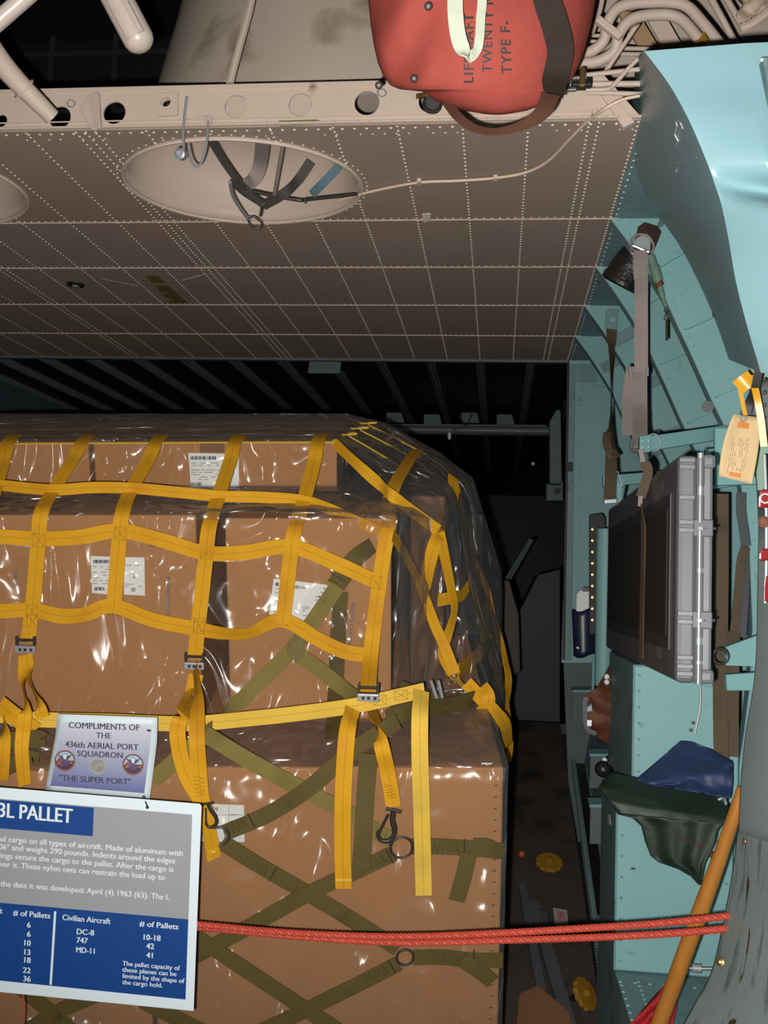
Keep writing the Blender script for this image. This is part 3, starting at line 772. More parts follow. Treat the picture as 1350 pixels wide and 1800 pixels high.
Ee = col((u1 + 0.014, D1 + 0.02, VR + 0.05), (u1 + 0.014, D1 + 0.02, (VR + V1) / 2), (u1 + 0.014, D1 + 0.02, V1 + 0.0), (u1 + 0.03, 3.0, V1 - 0.05), (u1 + 0.10, 3.3, -1.25), (u1 + 0.10, 3.45, -1.15), (u1 + 0.11, 3.6, -1.05), (u1 + 0.13, 3.7, -1.0), (u1 + 0.14, 3.82, -0.95), (u1 + 0.15, DR_ + 0.02, -0.95), (u1 + 0.14, DR_ + 0.04, -1.0))
Ff = col((u1 + 0.016, D1 + 0.12, VR + 0.05), (u1 + 0.016, D1 + 0.12, (VR + V1) / 2), (u1 + 0.016, D1 + 0.12, V1 - 0.05), (u1 + 0.04, 3.1, V1 - 0.5), (u1 + 0.10, 3.4, -1.8), (u1 + 0.14, 3.6, -1.8), (u1 + 0.15, 3.7, -1.8), (u1 + 0.16, 3.8, -1.8), (u1 + 0.17, 3.9, -1.8), (u1 + 0.17, DR_ + 0.03, -1.8), (u1 + 0.15, DR_ + 0.05, -1.8))
ctrl = [A(-1.6), A(-0.9), A(-0.5), A(u3), B, Cc, Dd, Ee, Ff]
dens = [10, 24, 24, 14, 14, 14, 10, 10]
colsf = [[p for i in range(len(c) - 1) for p in [c[i].lerp(c[i + 1], k / 14) for k in range(14)]] + [c[-1]] for c in ctrl]
rows = []
for i in range(len(colsf) - 1):
    for k in range(dens[i]):
        rows.append([a.lerp(b_, k / dens[i]) for a, b_ in zip(colsf[i], colsf[i + 1])])
rows.append(colsf[-1])
def wob(p):
    u, d, v = loc(p)
    q = V((u * 7, d * 5, v * 2.6))
    k = noise.noise(q) * 0.6 + abs(noise.noise(V((u * 15 + v * 5, d * 6, v * 6 - u * 3)))) * -0.6 + noise.noise(q * 3.1) * 0.2
    if u > u3 and d > D2 + 0.03:                          # loose, crumpled film round the open corner
        t = min(1.0, (u - u3) / 0.12); q2 = V((u * 16, d * 12, v * 9))
        k += t * (abs(noise.noise(q2)) * 1.5 + noise.noise(q2 * 2.1) * 0.7)
    return p + (UP * 0.25 - W) * max(-0.006, k * 0.015 + 0.003)
rows = [[wob(p) for p in r] for r in rows]
filmo = tag(MB().grid(rows).build('film_wrap', M['film'], smooth='all'), 'clear crinkled plastic film stretched over the stacked cartons under the yellow net', 'plastic film')

# ---------------------------------------------------------------- yellow net
net = thing('cargo_net', L(0, D1, VR), 'yellow webbing cargo net drawn over the film wrapped cartons, with grey buckles', 'cargo net')
WY = 0.0435
def strap(name, pts, m, parent, w=WY, side=None, tw=None, n=6, th=0.0026, nrm=None):
    if name == 'corner_strap': pts = [(x, y, d - 0.07 - max(0.0, d - 3.2) * 0.4) for x, y, d in pts]
    P = cr([PD(*p) for p in pts], n)
    T = None
    if tw:
        T = []
        for i in range(len(tw) - 1):
            T += [math.radians(tw[i] + (tw[i + 1] - tw[i]) * k / n) for k in range(n)]
        T.append(math.radians(tw[-1]))
    b = MB().ribbon(P, w, side, nrm if (nrm is not None or side is not None) else -W, th, T)
    return b.build(name, M[m], parent, smooth=True)
g = 0.035
f2, f3 = D2 - g, D3 - g
TOPW = [(0.0)]
def vert(pts, m='yellow', name='vertical_strap', w=WY): return strap(name, pts, m, net, w, side=U)
def topline(x0, x1, extra=()):
    return [(x1, 739, DR_ - 0.02), (x0 + (x1 - x0) * 0.45, 756, 3.55), (x0, 773, f3 + 0.01)]
vert(topline(17, 75) + [(5, 815, f3 - 0.12), (-12, 870, f2 + 0.12), (-22, 905, f2), (-26, 960, f2), (-30, 1060, f2)])
vert(topline(148, 205) + [(128, 808, f3 - 0.10), (91, 866, f2 + 0.14), (73, 900, f2 + 0.01), (68, 945, f2), (60, 1040, f2), (55, 1085, f2), (49, 1128, f2)])
vert(topline(277, 330) + [(260, 810, f3 - 0.10), (228, 866, f2 + 0.14), (215, 903, f2 + 0.01), (210, 945, f2), (203, 1030, f2), (199, 1078, f2 - 0.01)])
vert(topline(416, 462) + [(404, 812, f3 - 0.10), (384, 872, f2 + 0.14), (368, 925, f2), (361, 985, f2), (353, 1060, f2), (347, 1110, f2), (343, 1158, f2)])
vert(topline(560, 596) + [(551, 818, f3 - 0.10), (534, 880, f2 + 0.14), (516, 940, f2), (508, 1000, f2), (501, 1060, f2), (496, 1096, f2 - 0.01)])
vert([(735, 790, 3.75), (722, 806, 3.45), (696, 848, 3.1), (684, 885, 2.95), (683, 925, f2 + 0.02), (675, 970, f2), (662, 1060, f2), (652, 1150, f2 - 0.06), (647, 1215, D1 + 0.055)])
# over the top: crossing lines seen edge-on
def horiz(pts, m='yellow', name='horizontal_strap', w=WY, tw=None, side=None): return strap(name, pts, m, net, w, side=side if side is not None else UP, tw=tw)
horiz([(-420, 846, f2 + 0.16), (-200, 852, f2 + 0.17), (-60, 850, f2 + 0.2), (0, 853, f2 + 0.17), (90, 861, f2 + 0.14), (160, 857, f2 + 0.145), (232, 858, f2 + 0.14), (310, 865, f2 + 0.13), (385, 872, f2 + 0.13), (460, 874, f2 + 0.14), (533, 880, f2 + 0.14), (580, 895, f2 + 0.10), (630, 918, f2 + 0.05), (682, 938, f2 + 0.015)], w=0.034)
horiz([(-420, 940, f2 + 0.005), (-200, 950, f2), (-40, 942, f2 + 0.005), (0, 943, f2), (70, 947, f2 + 0.005), (140, 944, f2), (211, 933, f2 + 0.005), (290, 951, f2), (361, 972, f2 + 0.005), (430, 971, f2), (512, 961, f2 + 0.005), (590, 990, f2), (660, 1022, f2 + 0.005)])
horiz([(-420, 1068, f2), (-200, 1080, f2), (-40, 1070, f2), (0, 1074, f2), (57, 1072, f2 + 0.005), (110, 1083, f2 - 0.01), (150, 1080, f2 - 0.015), (198, 1065, f2), (270, 1090, f2), (350, 1106, f2 + 0.005), (400, 1114, f2 - 0.012), (440, 1112, f2 - 0.016), (496, 1090, f2), (560, 1124, f2), (605, 1145, f2 - 0.005), (650, 1152, f2 + 0.005)],
      tw=[0, 0, 0, 0, 0, 20, 30, 0, 0, 0, -25, -35, 0, 0, 10, 0])
fb = D1 + 0.08
horiz([(-420, 1262, fb), (-200, 1264, fb), (-40, 1260, fb), (10, 1258, fb), (55, 1264, fb - 0.01), (110, 1266, fb), (200, 1268, fb), (330, 1272, fb - 0.01), (450, 1262, fb), (540, 1252, fb), (625, 1240, fb), (690, 1226, fb), (746, 1213, fb + 0.02)], 'yellow_dirty', 'belt_strap')
for k, (d_, v_) in enumerate(((f3 + 0.005, V3 + 0.022), (3.37, V3 + 0.045), (3.58, V3 + 0.055), (3.80, V3 + 0.055))):
    xs = (575, 603, 622, 636)[k]; ys = (777, 764, 753, 744)[k]
    px2 = [(690, 862, 3.05), (720, 832, 3.45), (740, 815, 3.62), (750, 800, 3.78)][k]
    px3 = [None, (787, 900, 3.35), (792, 872, 3.62), (797, 840, 3.85)][k]
    pts = [(-420, ys + 4, d_), (-40, ys + 3, d_), (250, ys + 1, d_), (xs, ys, d_), (xs + 12, ys + 3, d_), px2] + ([px3] if px3 else [])
    P = cr([PD(*p) for p in pts], 5)
    MB().ribbon(P, 0.010, UP * 0.25 + W, None, 0.003).build('horizontal_strap', M['yellow_dirty'], net, smooth=True)
strap('corner_strap', [(588, 779, f3), (630, 818, 3.08), (668, 852, 3.05), (690, 872, 3.0), (730, 903, 3.05), (770, 932, 3.08)], 'yellow', net, 0.036, side=UP)
# right hand side of the net
strap('corner_strap', [(797, 838, 3.85), (795, 880, 3.6), (772, 936, 3.1), (756, 985, 3.05), (748, 1040, 3.05), (750, 1062, 3.05)], 'yellow', net, 0.045, tw=[30, 20, 10, 20, 50, 75])
strap('corner_strap', [(772, 936, 3.09), (783, 985, 3.1), (794, 1040, 3.1), (799, 1075, 3.1), (786, 1120, 3.07), (778, 1150, 3.05), (797, 1185, 3.0)], 'yellow', net, 0.036, tw=[20, 35, 45, 55, 30, 40, 20])
strap('corner_strap', [(690, 940, f2 + 0.02), (712, 975, 2.95), (734, 1018, 3.04), (750, 1060, 3.05), (765, 1100, 3.05), (785, 1145, 3.03), (800, 1185, 3.0)], 'yellow', net, 0.034, tw=[60, 60, 50, 30, 20, 10, 0])
strap('corner_strap', [(770, 1055, 3.06), (792, 1051, 3.1), (812, 1046, 3.2), (824, 1030, 3.3)], 'yellow', net, 0.04, side=UP)
strap('corner_strap', [(806, 1180, 3.0), (830, 1160, 3.2), (850, 1142, 3.4), (864, 1128, 3.6)], 'yellow', net, 0.05, side=UP)
for pts in ([(799, 842, 3.9), (812, 900, 3.8), (824, 975, 3.75), (832, 1030, 3.7), (848, 1090, 3.65), (860, 1135, 3.6)],
            [(808, 880, 4.0), (826, 950, 3.95), (840, 1000, 3.9), (858, 1045, 3.85), (852, 1090, 3.75), (850, 1130, 3.7)],
            [(862, 1140, 3.6), (872, 1180, 3.62), (885, 1215, 3.65), (892, 1250, 3.7), (896, 1310, 3.7), (894, 1340, 3.7)],
            [(858, 1045, 3.85), (868, 1085, 3.85), (880, 1130, 3.85), (890, 1170, 3.85), (894, 1200, 3.85), (890, 1240, 3.85)]):
    strap('corner_strap', pts, 'yellow', net, 0.04, tw=[55, 65, 50, 60, 45, 55])
strap('corner_strap', [(820, 1200, 2.98), (850, 1232, 2.95), (870, 1252, 2.95), (888, 1275, 3.0), (893, 1310, 3.1)], 'yellow', net, 0.042, tw=[0, 0, 15, 30, 40])
strap('corner_strap', [(848, 1206, 2.96), (858, 1222, 2.93), (857, 1240, 2.93), (846, 1252, 2.94)], 'yellow', net, 0.04)
# stitched crosses where straps meet
b = MB()
def xbox(px, py, d, s=10, hgt=12, a=-0.12):
    c = PD(px, py, d - 0.004); k = 1 / F * d
    ex = (U + UP * a).normalized() * s * k; ey = (UP - U * a).normalized() * hgt * k
    for (p, q) in ((-ex - ey, ex - ey), (ex - ey, ex + ey), (ex + ey, -ex + ey), (-ex + ey, -ex - ey), (-ex - ey, ex + ey), (ex - ey, -ex + ey)):
        b.tube([c + p, c + q], 0.0006, 4)
for (x, y) in ((68, 950), (211, 938), (363, 972), (513, 964), (661, 1024), (56, 1075), (199, 1070), (350, 1103), (497, 1088), (650, 1158), (57, 1092), (350, 1098)):
    xbox(x, y, f2)
for (x, y) in ((311, 1272), (366, 1271), (705, 1222), (668, 1231)): xbox(x, y, fb - 0.004, 12, 9, 0.08)
xbox(856, 1224, 2.928, 9, 9)
b.build('cross_stitching', M['stitch'], net)
b = MB()
def zig(x0, y0, x1, y1, d, n=6, w=9):
    pts = []
    for i in range(n * 2 + 1):
        t = i / (n * 2); s = 1 if i % 2 else -1
        pts.append(PD(x0 + (x1 - x0) * t + s * w, y0 + (y1 - y0) * t, d - 0.004))
    b.tube(pts, 0.0007, 4)
zig(349, 1365, 353, 1400, D1 - 0.055, 5, 9); zig(681, 1378, 690, 1404, D1 - 0.055, 5, 8); zig(8, 1275, 4, 1300, fb - 0.03, 4, 6)
b.build('tail_stitching', M['stitch'], net)
# buckles
def buckle(px, py, d, w=0.058, rot=-0.03):
    ex = (U + UP * rot).normalized(); ey = (UP - U * rot).normalized(); k = d / F
    c = PD(px, py, d - 0.01)
    o = MB().obox(c - ex * w / 2 - ey * 0.0, ex * w, ey * 0.021, -W * 0.012).build('buckle_plate', M['zinc'], net, bevel=0.002)
    MB().obox(c - ex * w / 2 + ey * 0.02 + W * 0.004, ex * 0.007, ey * 0.028, -W * 0.010).build('buckle_arm', M['dark_iron'], o, bevel=0.001)
    MB().obox(c + ex * (w / 2 - 0.007) + ey * 0.02 + W * 0.004, ex * 0.007, ey * 0.028, -W * 0.010).build('buckle_arm', M['dark_iron'], o, bevel=0.001)
    MB().tube([c - ex * w / 2 + ey * 0.036, c + ex * w / 2 + ey * 0.036], 0.0045, 8).build('buckle_bar', M['dark_iron'], o)
    b = MB()
    for s in (-0.3, -0.05, 0.25): b.obox(c + ex * s * w + ey * 0.006 - W * 0.012, ex * 0.008, ey * 0.009, -W * 0.0006)
    b.build('buckle_dents', M['dark_iron'], o)
    return o
buckle(46, 1146, f2 - 0.004); buckle(342, 1175, f2 - 0.004); buckle(647, 1231, D1 + 0.062, 0.058)
o = MB().obox(PD(808, 1222, 2.97), (U * 0.03 - UP * 0.028), (U * 0.022 + UP * 0.024), -W * 0.012).build('buckle_plate', M['zinc'], net, bevel=0.002)
b = MB().torus(PD(800, 1186, 2.97), -W, 0.016, 0.006, 16, 6); b.obox(PD(798, 1192, 2.97), U * 0.024 - UP * 0.03, U * 0.012 + UP * 0.008, -W * 0.008); b.build('buckle_cam', M['wheel_yellow'], net, smooth=True)
# tails hanging below the buckles
ft = D1 - 0.05
strap('tail_strap', [(345, 1185, f2 - 0.01), (336, 1222, f2 - 0.06), (320, 1256, ft + 0.03), (312, 1285, ft), (318, 1330, ft), (332, 1370, ft), (352, 1405, ft), (366, 1450, ft), (376, 1510, ft)], 'yellow', net, 0.042, tw=[0, 10, 5, 0, 0, 10, 25, 50, 40])
strap('tail_strap', [(343, 1172, f2 - 0.01), (347, 1230, fb - 0.02), (346, 1290, ft), (349, 1345, ft), (354, 1400, ft), (362, 1425, ft)], 'yellow', net, 0.042)
strap('tail_strap', [(653, 1240, f2 - 0.03), (668, 1300, ft), (682, 1360, ft), (692, 1418, ft)], 'yellow', net, 0.040)
strap('tail_strap', [(620, 1246, fb - 0.01), (610, 1290, ft + 0.02), (604, 1380, ft), (602, 1470, ft), (604, 1562, ft)], 'yellow', net, 0.044)
strap('tail_strap', [(741, 1214, fb), (738, 1260, ft + 0.03), (738, 1330, ft), (741, 1420, ft), (743, 1500, ft), (745, 1574, ft)], 'yellow_dirty', net, 0.044)
strap('tail_strap', [(47, 1150, f2 - 0.01), (52, 1190, f2 - 0.06), (66, 1235, ft + 0.04), (76, 1262, ft + 0.02)], 'yellow', net, 0.036)
strap('tail_strap', [(44, 1152, f2 - 0.01), (42, 1200, f2 - 0.06), (44, 1245, ft + 0.04), (40, 1290, ft + 0.02), (38, 1320, ft), (43, 1380, ft)], 'yellow', net, 0.036, tw=[0, 0, 10, 20, 40, 50])
strap('tail_strap', [(8, 1262, fb - 0.02), (6, 1300, ft), (2, 1370, ft)], 'yellow', net, 0.04)
strap('tail_strap', [(0, 1238, fb - 0.03), (30, 1262, fb - 0.05), (62, 1284, fb - 0.04)], 'yellow', net, 0.05)
b = MB()
for x, y in ((604, 1548), (745, 1560)): b.obox(PD(x - 14, y, ft - 0.002), U * 0.043, UP * 0.006, -W * 0.002)
b.obox(PD(366, 1498, ft - 0.002), U * 0.02, UP * 0.006, -W * 0.003)
b.build('folded_hem', M['yellow_dirty'], net)
# snap hooks
def hook(px, py, d, s=1.0, a=0.35):
    ex = (U * math.cos(a) - UP * math.sin(a)); ey = (UP * math.cos(a) + U * math.sin(a)) * -1   # ey points down the hook
    c = PD(px, py, d)
    o = MB().tube([c - ex * 0.022 * s, c + ex * 0.022 * s], 0.005 * s, 8).build('hook_eye', M['dark_iron'], net, smooth=True)
    pts = [c + ey * 0.004, c + ey * 0.03 * s + ex * 0.004, c + ey * 0.06 * s + ex * 0.018 * s, c + ey * 0.085 * s + ex * 0.016 * s, c + ey * 0.098 * s - ex * 0.004, c + ey * 0.088 * s - ex * 0.022 * s, c + ey * 0.07 * s - ex * 0.024 * s]
    MB().tube(cr(pts, 5), [0.008 * s] * 10 + [0.007 * s] * 10 + [0.006 * s] * 11, 10).build('hook_body', M['dark_iron'], o, smooth=True)
    MB().tube([c + ey * 0.018 * s - ex * 0.012 * s, c + ey * 0.072 * s - ex * 0.022 * s], 0.004 * s, 8).build('hook_gate', M['dark_iron'], o, smooth=True)
    return o
hook(692, 1424, ft - 0.004, 0.95, 0.25); hook(366, 1412, ft - 0.004, 0.7, -0.15)

# ---------------------------------------------------------------- olive side net
og = thing('tie_down_net', L(0.1, D1, VR), 'olive green webbing net lashed in diagonals across the lower cartons', 'cargo net')
fo = D1 - 0.028
WO = 0.046
def ol(pts, m='olive', name='diagonal_strap', w=WO, tw=None): return strap(name, pts, m, og, w, tw=tw)
ol([(655, 958, f2 + 0.03), (622, 985, f2 + 0.01), (590, 1030, f2 + 0.01)], 'olive', 'lashing_end', 0.056, [30, 10, 0])
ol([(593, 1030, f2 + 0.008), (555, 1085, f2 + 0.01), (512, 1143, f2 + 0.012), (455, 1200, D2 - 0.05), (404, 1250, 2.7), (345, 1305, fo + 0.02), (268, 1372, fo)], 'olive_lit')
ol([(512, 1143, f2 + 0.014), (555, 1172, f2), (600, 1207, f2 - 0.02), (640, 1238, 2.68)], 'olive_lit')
ol([(598, 1040, f2 + 0.018), (594, 1120, f2 + 0.015), (590, 1210, f2), (586, 1300, fo + 0.05)], 'olive')
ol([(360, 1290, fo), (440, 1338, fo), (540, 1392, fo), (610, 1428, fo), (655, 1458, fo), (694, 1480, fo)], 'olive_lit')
ol([(700, 1268, fo + 0.07), (640, 1305, fo + 0.03), (590, 1345, fo + 0.003), (540, 1388, fo - 0.003), (470, 1432, fo), (395, 1464, fo)], 'olive')
ol([(390, 1480, fo), (450, 1518, fo), (540, 1570, fo), (620, 1618, fo), (700, 1668, fo)], 'olive')
ol([(692, 1500, fo), (640, 1525, fo), (540, 1572, fo - 0.003), (440, 1628, fo), (340, 1682, fo)], 'olive')
ol([(722, 1488, fo), (770, 1488, fo), (820, 1491, fo), (884, 1496, fo)], 'olive', 'side_lashing')
ol([(726, 1683, fo), (780, 1683, fo), (830, 1688, fo), (884, 1688, fo)], 'olive', 'side_lashing')
ol([(700, 1694, fo), (640, 1725, fo), (540, 1774, fo), (460, 1812, fo), (380, 1845, fo)], 'olive')
ol([(342, 1645, fo), (440, 1710, fo - 0.003), (540, 1776, fo - 0.003), (620, 1828, fo)], 'olive')
ol([(60, 1330, fo + 0.02), (20, 1345, fo), (-300, 1470, fo)], 'olive'); ol([(80, 1300, fo + 0.04), (30, 1300, fo + 0.03), (-300, 1330, fo)], 'olive')
ol([(-20, 1690, fo), (60, 1755, fo), (130, 1815, fo)], 'olive'); ol([(170, 1748, fo), (100, 1780, fo), (20, 1830, fo)], 'olive'); ol([(250, 1760, fo), (330, 1800, fo), (400, 1835, fo)], 'olive')
ol([(648, 1325, fo - 0.006), (642, 1400, fo - 0.01), (638, 1470, fo - 0.02), (634, 1528, fo - 0.02)], 'olive', 'loose_tail', 0.048)
ol([(824, 1500, fo - 0.006), (815, 1540, fo - 0.01), (802, 1584, fo - 0.012)], 'olive', 'loose_tail', 0.044)
ol([(832, 1484, fo - 0.006), (858, 1486, fo - 0.012), (884, 1502, fo - 0.006)], 'olive', 'loose_tail', 0.036)
ol([(812, 1688, fo - 0.006), (838, 1704, fo - 0.010), (866, 1726, fo - 0.006)], 'olive', 'loose_tail', 0.044)
ol([(680, 1265, 2.62), (720, 1250, 2.66), (790, 1240, 2.8), (835, 1228, 2.9)], 'olive', 'side_lashing', 0.055)
ol([(700, 1210, 2.8), (760, 1230, 2.85), (800, 1262, 2.85)], 'olive', 'side_lashing', 0.05)
b = MB()
for (a_, c_) in (((757, 1196, 2.78), (772, 1240, 2.78)), ((770, 1196, 2.79), (782, 1244, 2.79))):
    b.tube([PD(*a_), PD(*c_)], 0.0055, 8)
b.build('tension_bar', M['zinc'], og, smooth=True)
for (x, y, r_) in ((706, 1490, 0.030), (712, 1683, 0.0235), (385, 1470, 0.027)):
    MB().torus(PD(x, y, fo - 0.008), -W + U * 0.1, r_, 0.0035, 28, 8).build('ring', M['dark_iron'], og, smooth=True)
b = MB()
for (x, y, s, ang) in ((575, 1038, 1, 0.98), (222, 0, 0, 0), (660, 1460, 1, -0.5), (450, 1522, 1, -0.52), (783, 1488, 1, 0.0), (800, 1683, 1, 0.02), (660, 1712, 1, 0.5), (655, 1518, 1, 0.45), (412, 1455, 1, 0.45)):
    if not s: continue
    ex = U * math.cos(ang) + UP * math.sin(ang); ey = UP * math.cos(ang) - U * math.sin(ang)
    dd = f2 + 0.006 if y < 1100 else fo - 0.003
    c = PD(x, y, dd); pts = []
    for i in range(11): pts.append(c + ex * (i - 5) * 0.007 + ey * (0.014 if i % 2 else -0.014))
    b.tube(pts, 0.0009, 4)
    b.obox(c + ex * 0.05 - ey * 0.022, ex * 0.002, ey * 0.044, -W * 0.003)
b.build('lashing_stitch', M['black'], og)
# ================================================================== RED RAFT BAG hanging above
def noisy(p, amp, sc, seed=0.0):
    q = p * sc + V((seed, seed, seed))
    return noise.noise(q) * amp + noise.noise(q * 2.3) * amp * 0.4
bag = thing('raft_bag', PC(850, 60, 2.15), 'red canvas raft bag with stencilled lettering hanging above the cream beam', 'bag')
rowsb = [(-330, 700, 1010), (-250, 660, 1050), (-150, 645, 1062), (-60, 644, 1056), (0, 647, 1047), (40, 651, 1040), (80, 657, 1030), (110, 664, 1020), (135, 674, 1008), (150, 686, 996), (157, 702, 988), (161, 742, 984), (174, 760, 970), (186, 785, 950), (195, 818, 925), (201, 855, 890), (202, 868, 878)]
fine = []
for i in range(len(rowsb) - 1):
    for k in range(4):
        t = k / 4; fine.append(tuple(rowsb[i][j] + (rowsb[i + 1][j] - rowsb[i][j]) * t for j in range(3)))
fine.append(rowsb[-1])
def bagd(y):
    t = max(0.0, min(1.0, (202 - y) / 260)); return 0.03 + 0.15 * math.sqrt(max(0.0, 1 - (1 - t) ** 2))
def bagp(x, y, dr=0.0):
    """point of the bag's front at a pixel"""
    for i in range(len(fine) - 1):
        if fine[i][0] <= y <= fine[i + 1][0]:
            t = (y - fine[i][0]) / (fine[i + 1][0] - fine[i][0]); xl = fine[i][1] + (fine[i + 1][1] - fine[i][1]) * t; xr_ = fine[i][2] + (fine[i + 1][2] - fine[i][2]) * t
            break
    else:
        xl, xr_ = (fine[0][1], fine[0][2]) if y < fine[0][0] else (fine[-1][1], fine[-1][2])
    cx = (xl + xr_) / 2; rx = max(1, (xr_ - xl) / 2); s = max(-1, min(1, (x - cx) / rx))
    return PC(x, y, 2.17 - bagd(y) * (1 - abs(s) ** 3) ** 0.5 - dr)
ring = []
NB = 56
for (y, xl, xr_) in fine:
    r = []
    for k in range(NB):
        a = 2 * math.pi * k / NB; cx = (xl + xr_) / 2; rx = (xr_ - xl) / 2
        s = math.cos(a); sd = math.sin(a)
        dp = 2.17 - (1 if sd > 0 else -1) * bagd(y) * (1 - abs(s) ** 3) ** 0.5 if abs(sd) > 1e-6 else 2.17
        p = PC(cx + rx * s, y, dp)
        fold = noisy(V((p.x * 1.0, p.y, p.z * 0.5)), 0.026, 7.0, 3) if sd > 0 else 0
        if sd > 0 and cx + rx * s < 780: fold += 0.018 * math.sin((cx + rx * s) * 0.055 + y * 0.028) * min(1, (800 - cx - rx * s) / 60)
        r.append(p - (p - CAM).normalized() * fold * 0.9)
    ring.append(r + [r[0]])
b = MB().grid(ring); b.poly(ring[-1][:-1]); b.poly(ring[0][:-1])
b.build('bag_body', M['bag_red'], bag, smooth='all')
def onbag(pts, name, m, w, dr=0.02, tw=None, n=7):
    P = cr([bagp(x, y, dr) for x, y in pts], n)
    return MB().ribbon(P, w, None, -(P[0] - CAM).normalized(), 0.003, tw).build(name, M[m], bag, smooth=True)
onbag([(930, -315), (940, -200), (952, -50), (962, 0), (976, 45), (985, 90), (978, 130), (968, 168)], 'webbing_strap', 'strap_brown', 0.054, 0.016)
P = cr([PC(968, 166, 2.05), PC(955, 195, 2.02), PC(925, 218, 2.01), PC(875, 232, 2.02), PC(835, 226, 2.04), PC(806, 206, 2.07), PC(786, 180, 2.12)], 8)
MB().ribbon(P, [0.040 - 0.018 * min(1, i / 24) for i in range(len(P))], None, V((0.1, -1, 0.5)), 0.003).build('carry_handle', M['loop_brown'], bag, smooth=True)
P = cr([PC(800, -280, 1.97), PC(800, -20, 1.95), PC(801, 30, 1.945), PC(806, 66, 1.945), (PC(815, 90, 1.945)), PC(826, 99, 1.945), PC(838, 88, 1.95), PC(843, 66, 1.95), PC(845, 30, 1.955), PC(848, -20, 1.96), PC(850, -280, 1.97)], 7)
nP = len(P)
MB().ribbon(P, [0.030 if i < nP * 0.42 else (0.030 - 0.012 * (i / nP - 0.42) / 0.16 if i < nP * 0.58 else 0.018) for i in range(nP)], V((1, 0, 0.0)), None, 0.0025, [0.0 if i < nP * 0.35 else min(1.0, (i / nP - 0.35) / 0.3) * math.pi for i in range(nP)]).build('pull_loop', M['loop_white'], bag, smooth=True)
for (x, y) in ((753, 11), (728, 138), (666, 150)):
    p = bagp(x, y, 0.012); n_ = (CAM - p).normalized()
    MB().lathe(p, n_, ((0.0085, 0), (0.0085, 0.003), (0.006, 0.005), (0.001, 0.005)), 16).build('snap_fastener', M['dark_iron'], bag, smooth=True)
def stencil(body, px, py, size, sl):
    b = MB()
    text(b, body, lambda x, y: bagp(px - y + sl * x, py - x, 0.014), size, 0.015, 'LEFT', 1.15)
    b.build('stencil_lettering', M['black'], bag)
stencil('LIFE RAFT', 832, 147, 25, 0.0); stencil('TWENTY MAN', 864, 128, 24, 0.02); stencil('TYPE F-', 899, 130, 25, -0.03)
# junk in the beam hole below the bag
o = thing('plug_fitting', PY(757, 178, YB), 'black and yellow electrical plug hanging out of the beam hole under the red bag', 'plug')
p = PY(759, 180, YB)
MB().lathe(p + V((0, 0.02, 0)), (0.1, -1, -0.3), ((0.026, 0), (0.026, 0.035), (0.018, 0.04), (0.018, 0.055), (0.01, 0.055)), 14).build('plug_body', M['black'], o, smooth=True)
MB().obox(p + V((-0.012, -0.04, -0.004)), (0.018, 0, 0.01), (0, 0.006, 0), (-0.004, 0, 0.012)).build('yellow_band', M['wheel_yellow'], o)
MB().obox(p + V((-0.04, -0.016, 0.004)), (0.025, 0, 0.004), (0, 0.008, 0), (0, 0, 0.012)).build('metal_tab', M['brass'], o)

# ================================================================== UPPER TUBES AND PIPES
def strut(name, pts, rs, label, m='tube_paint'):
    o = thing(name, pts[0], label, 'strut'); P = cr(pts, 6); k = len(P) - 1
    MB().tube(P, [rs[0] + (rs[1] - rs[0]) * i / k for i in range(k + 1)], 16).build('tube', M[m], o, smooth=True); return o
o = strut('seat_strut', [PC(-280, -340, 1.95), PC(-90, -30, 2.25), PC(0, 108, 2.4), PC(92, 206, 2.50)], (0.040, 0.021), 'tapered cream strut ending at the beam hole, crossing in front of the dark bay', 'cream_clean')
b = MB(); b.torus(PC(42, 156, 2.447), PC(92, 206, 2.50) - PC(0, 108, 2.4), 0.030, 0.002, 18, 5); b.build('tube_collar', M['cream'], o)
o = thing('bunk_pole', PC(220, 20, 2.2), 'fat pale stowed pole with rounded end hanging into the dark bay', 'pole')
a_, c_ = PC(-20, -430, 2.2), PC(244, 70, 2.2); dv = (c_ - a_).normalized()
MB().tube([a_, c_, c_ + dv * 0.012, c_ + dv * 0.021, c_ + dv * 0.026], [0.037, 0.034, 0.030, 0.020, 0.006], 20).build('tube', M['tube_paint'], o, smooth=True)
sd = dv.cross((c_ - CAM).normalized()).normalized(); nn = -(c_ - CAM).normalized()
MB().tube([a_ + nn * 0.036 + sd * 0.012, c_ + nn * 0.031 + sd * 0.012 - dv * 0.01], 0.009, 8).build('side_bead', M['tube_paint'], o, smooth=True)
MB().tube([a_ + nn * 0.034 - sd * 0.016, c_ + nn * 0.030 - sd * 0.016 - dv * 0.01], 0.008, 8).build('side_bead', M['tube_paint'], o, smooth=True)
o = strut('bunk_pole', [PC(-420, 400, 2.0), PC(-10, 42, 2.0), PC(420, -334, 2.0)], (0.017, 0.017), 'thin pale tube slanting across the topmost corner of the dark bay')
b = MB().tube([PC(-420, 417, 2.01), PC(420, -317, 2.01)], 0.006, 8); b.build('side_bead', M['tube_paint'], o, smooth=True)

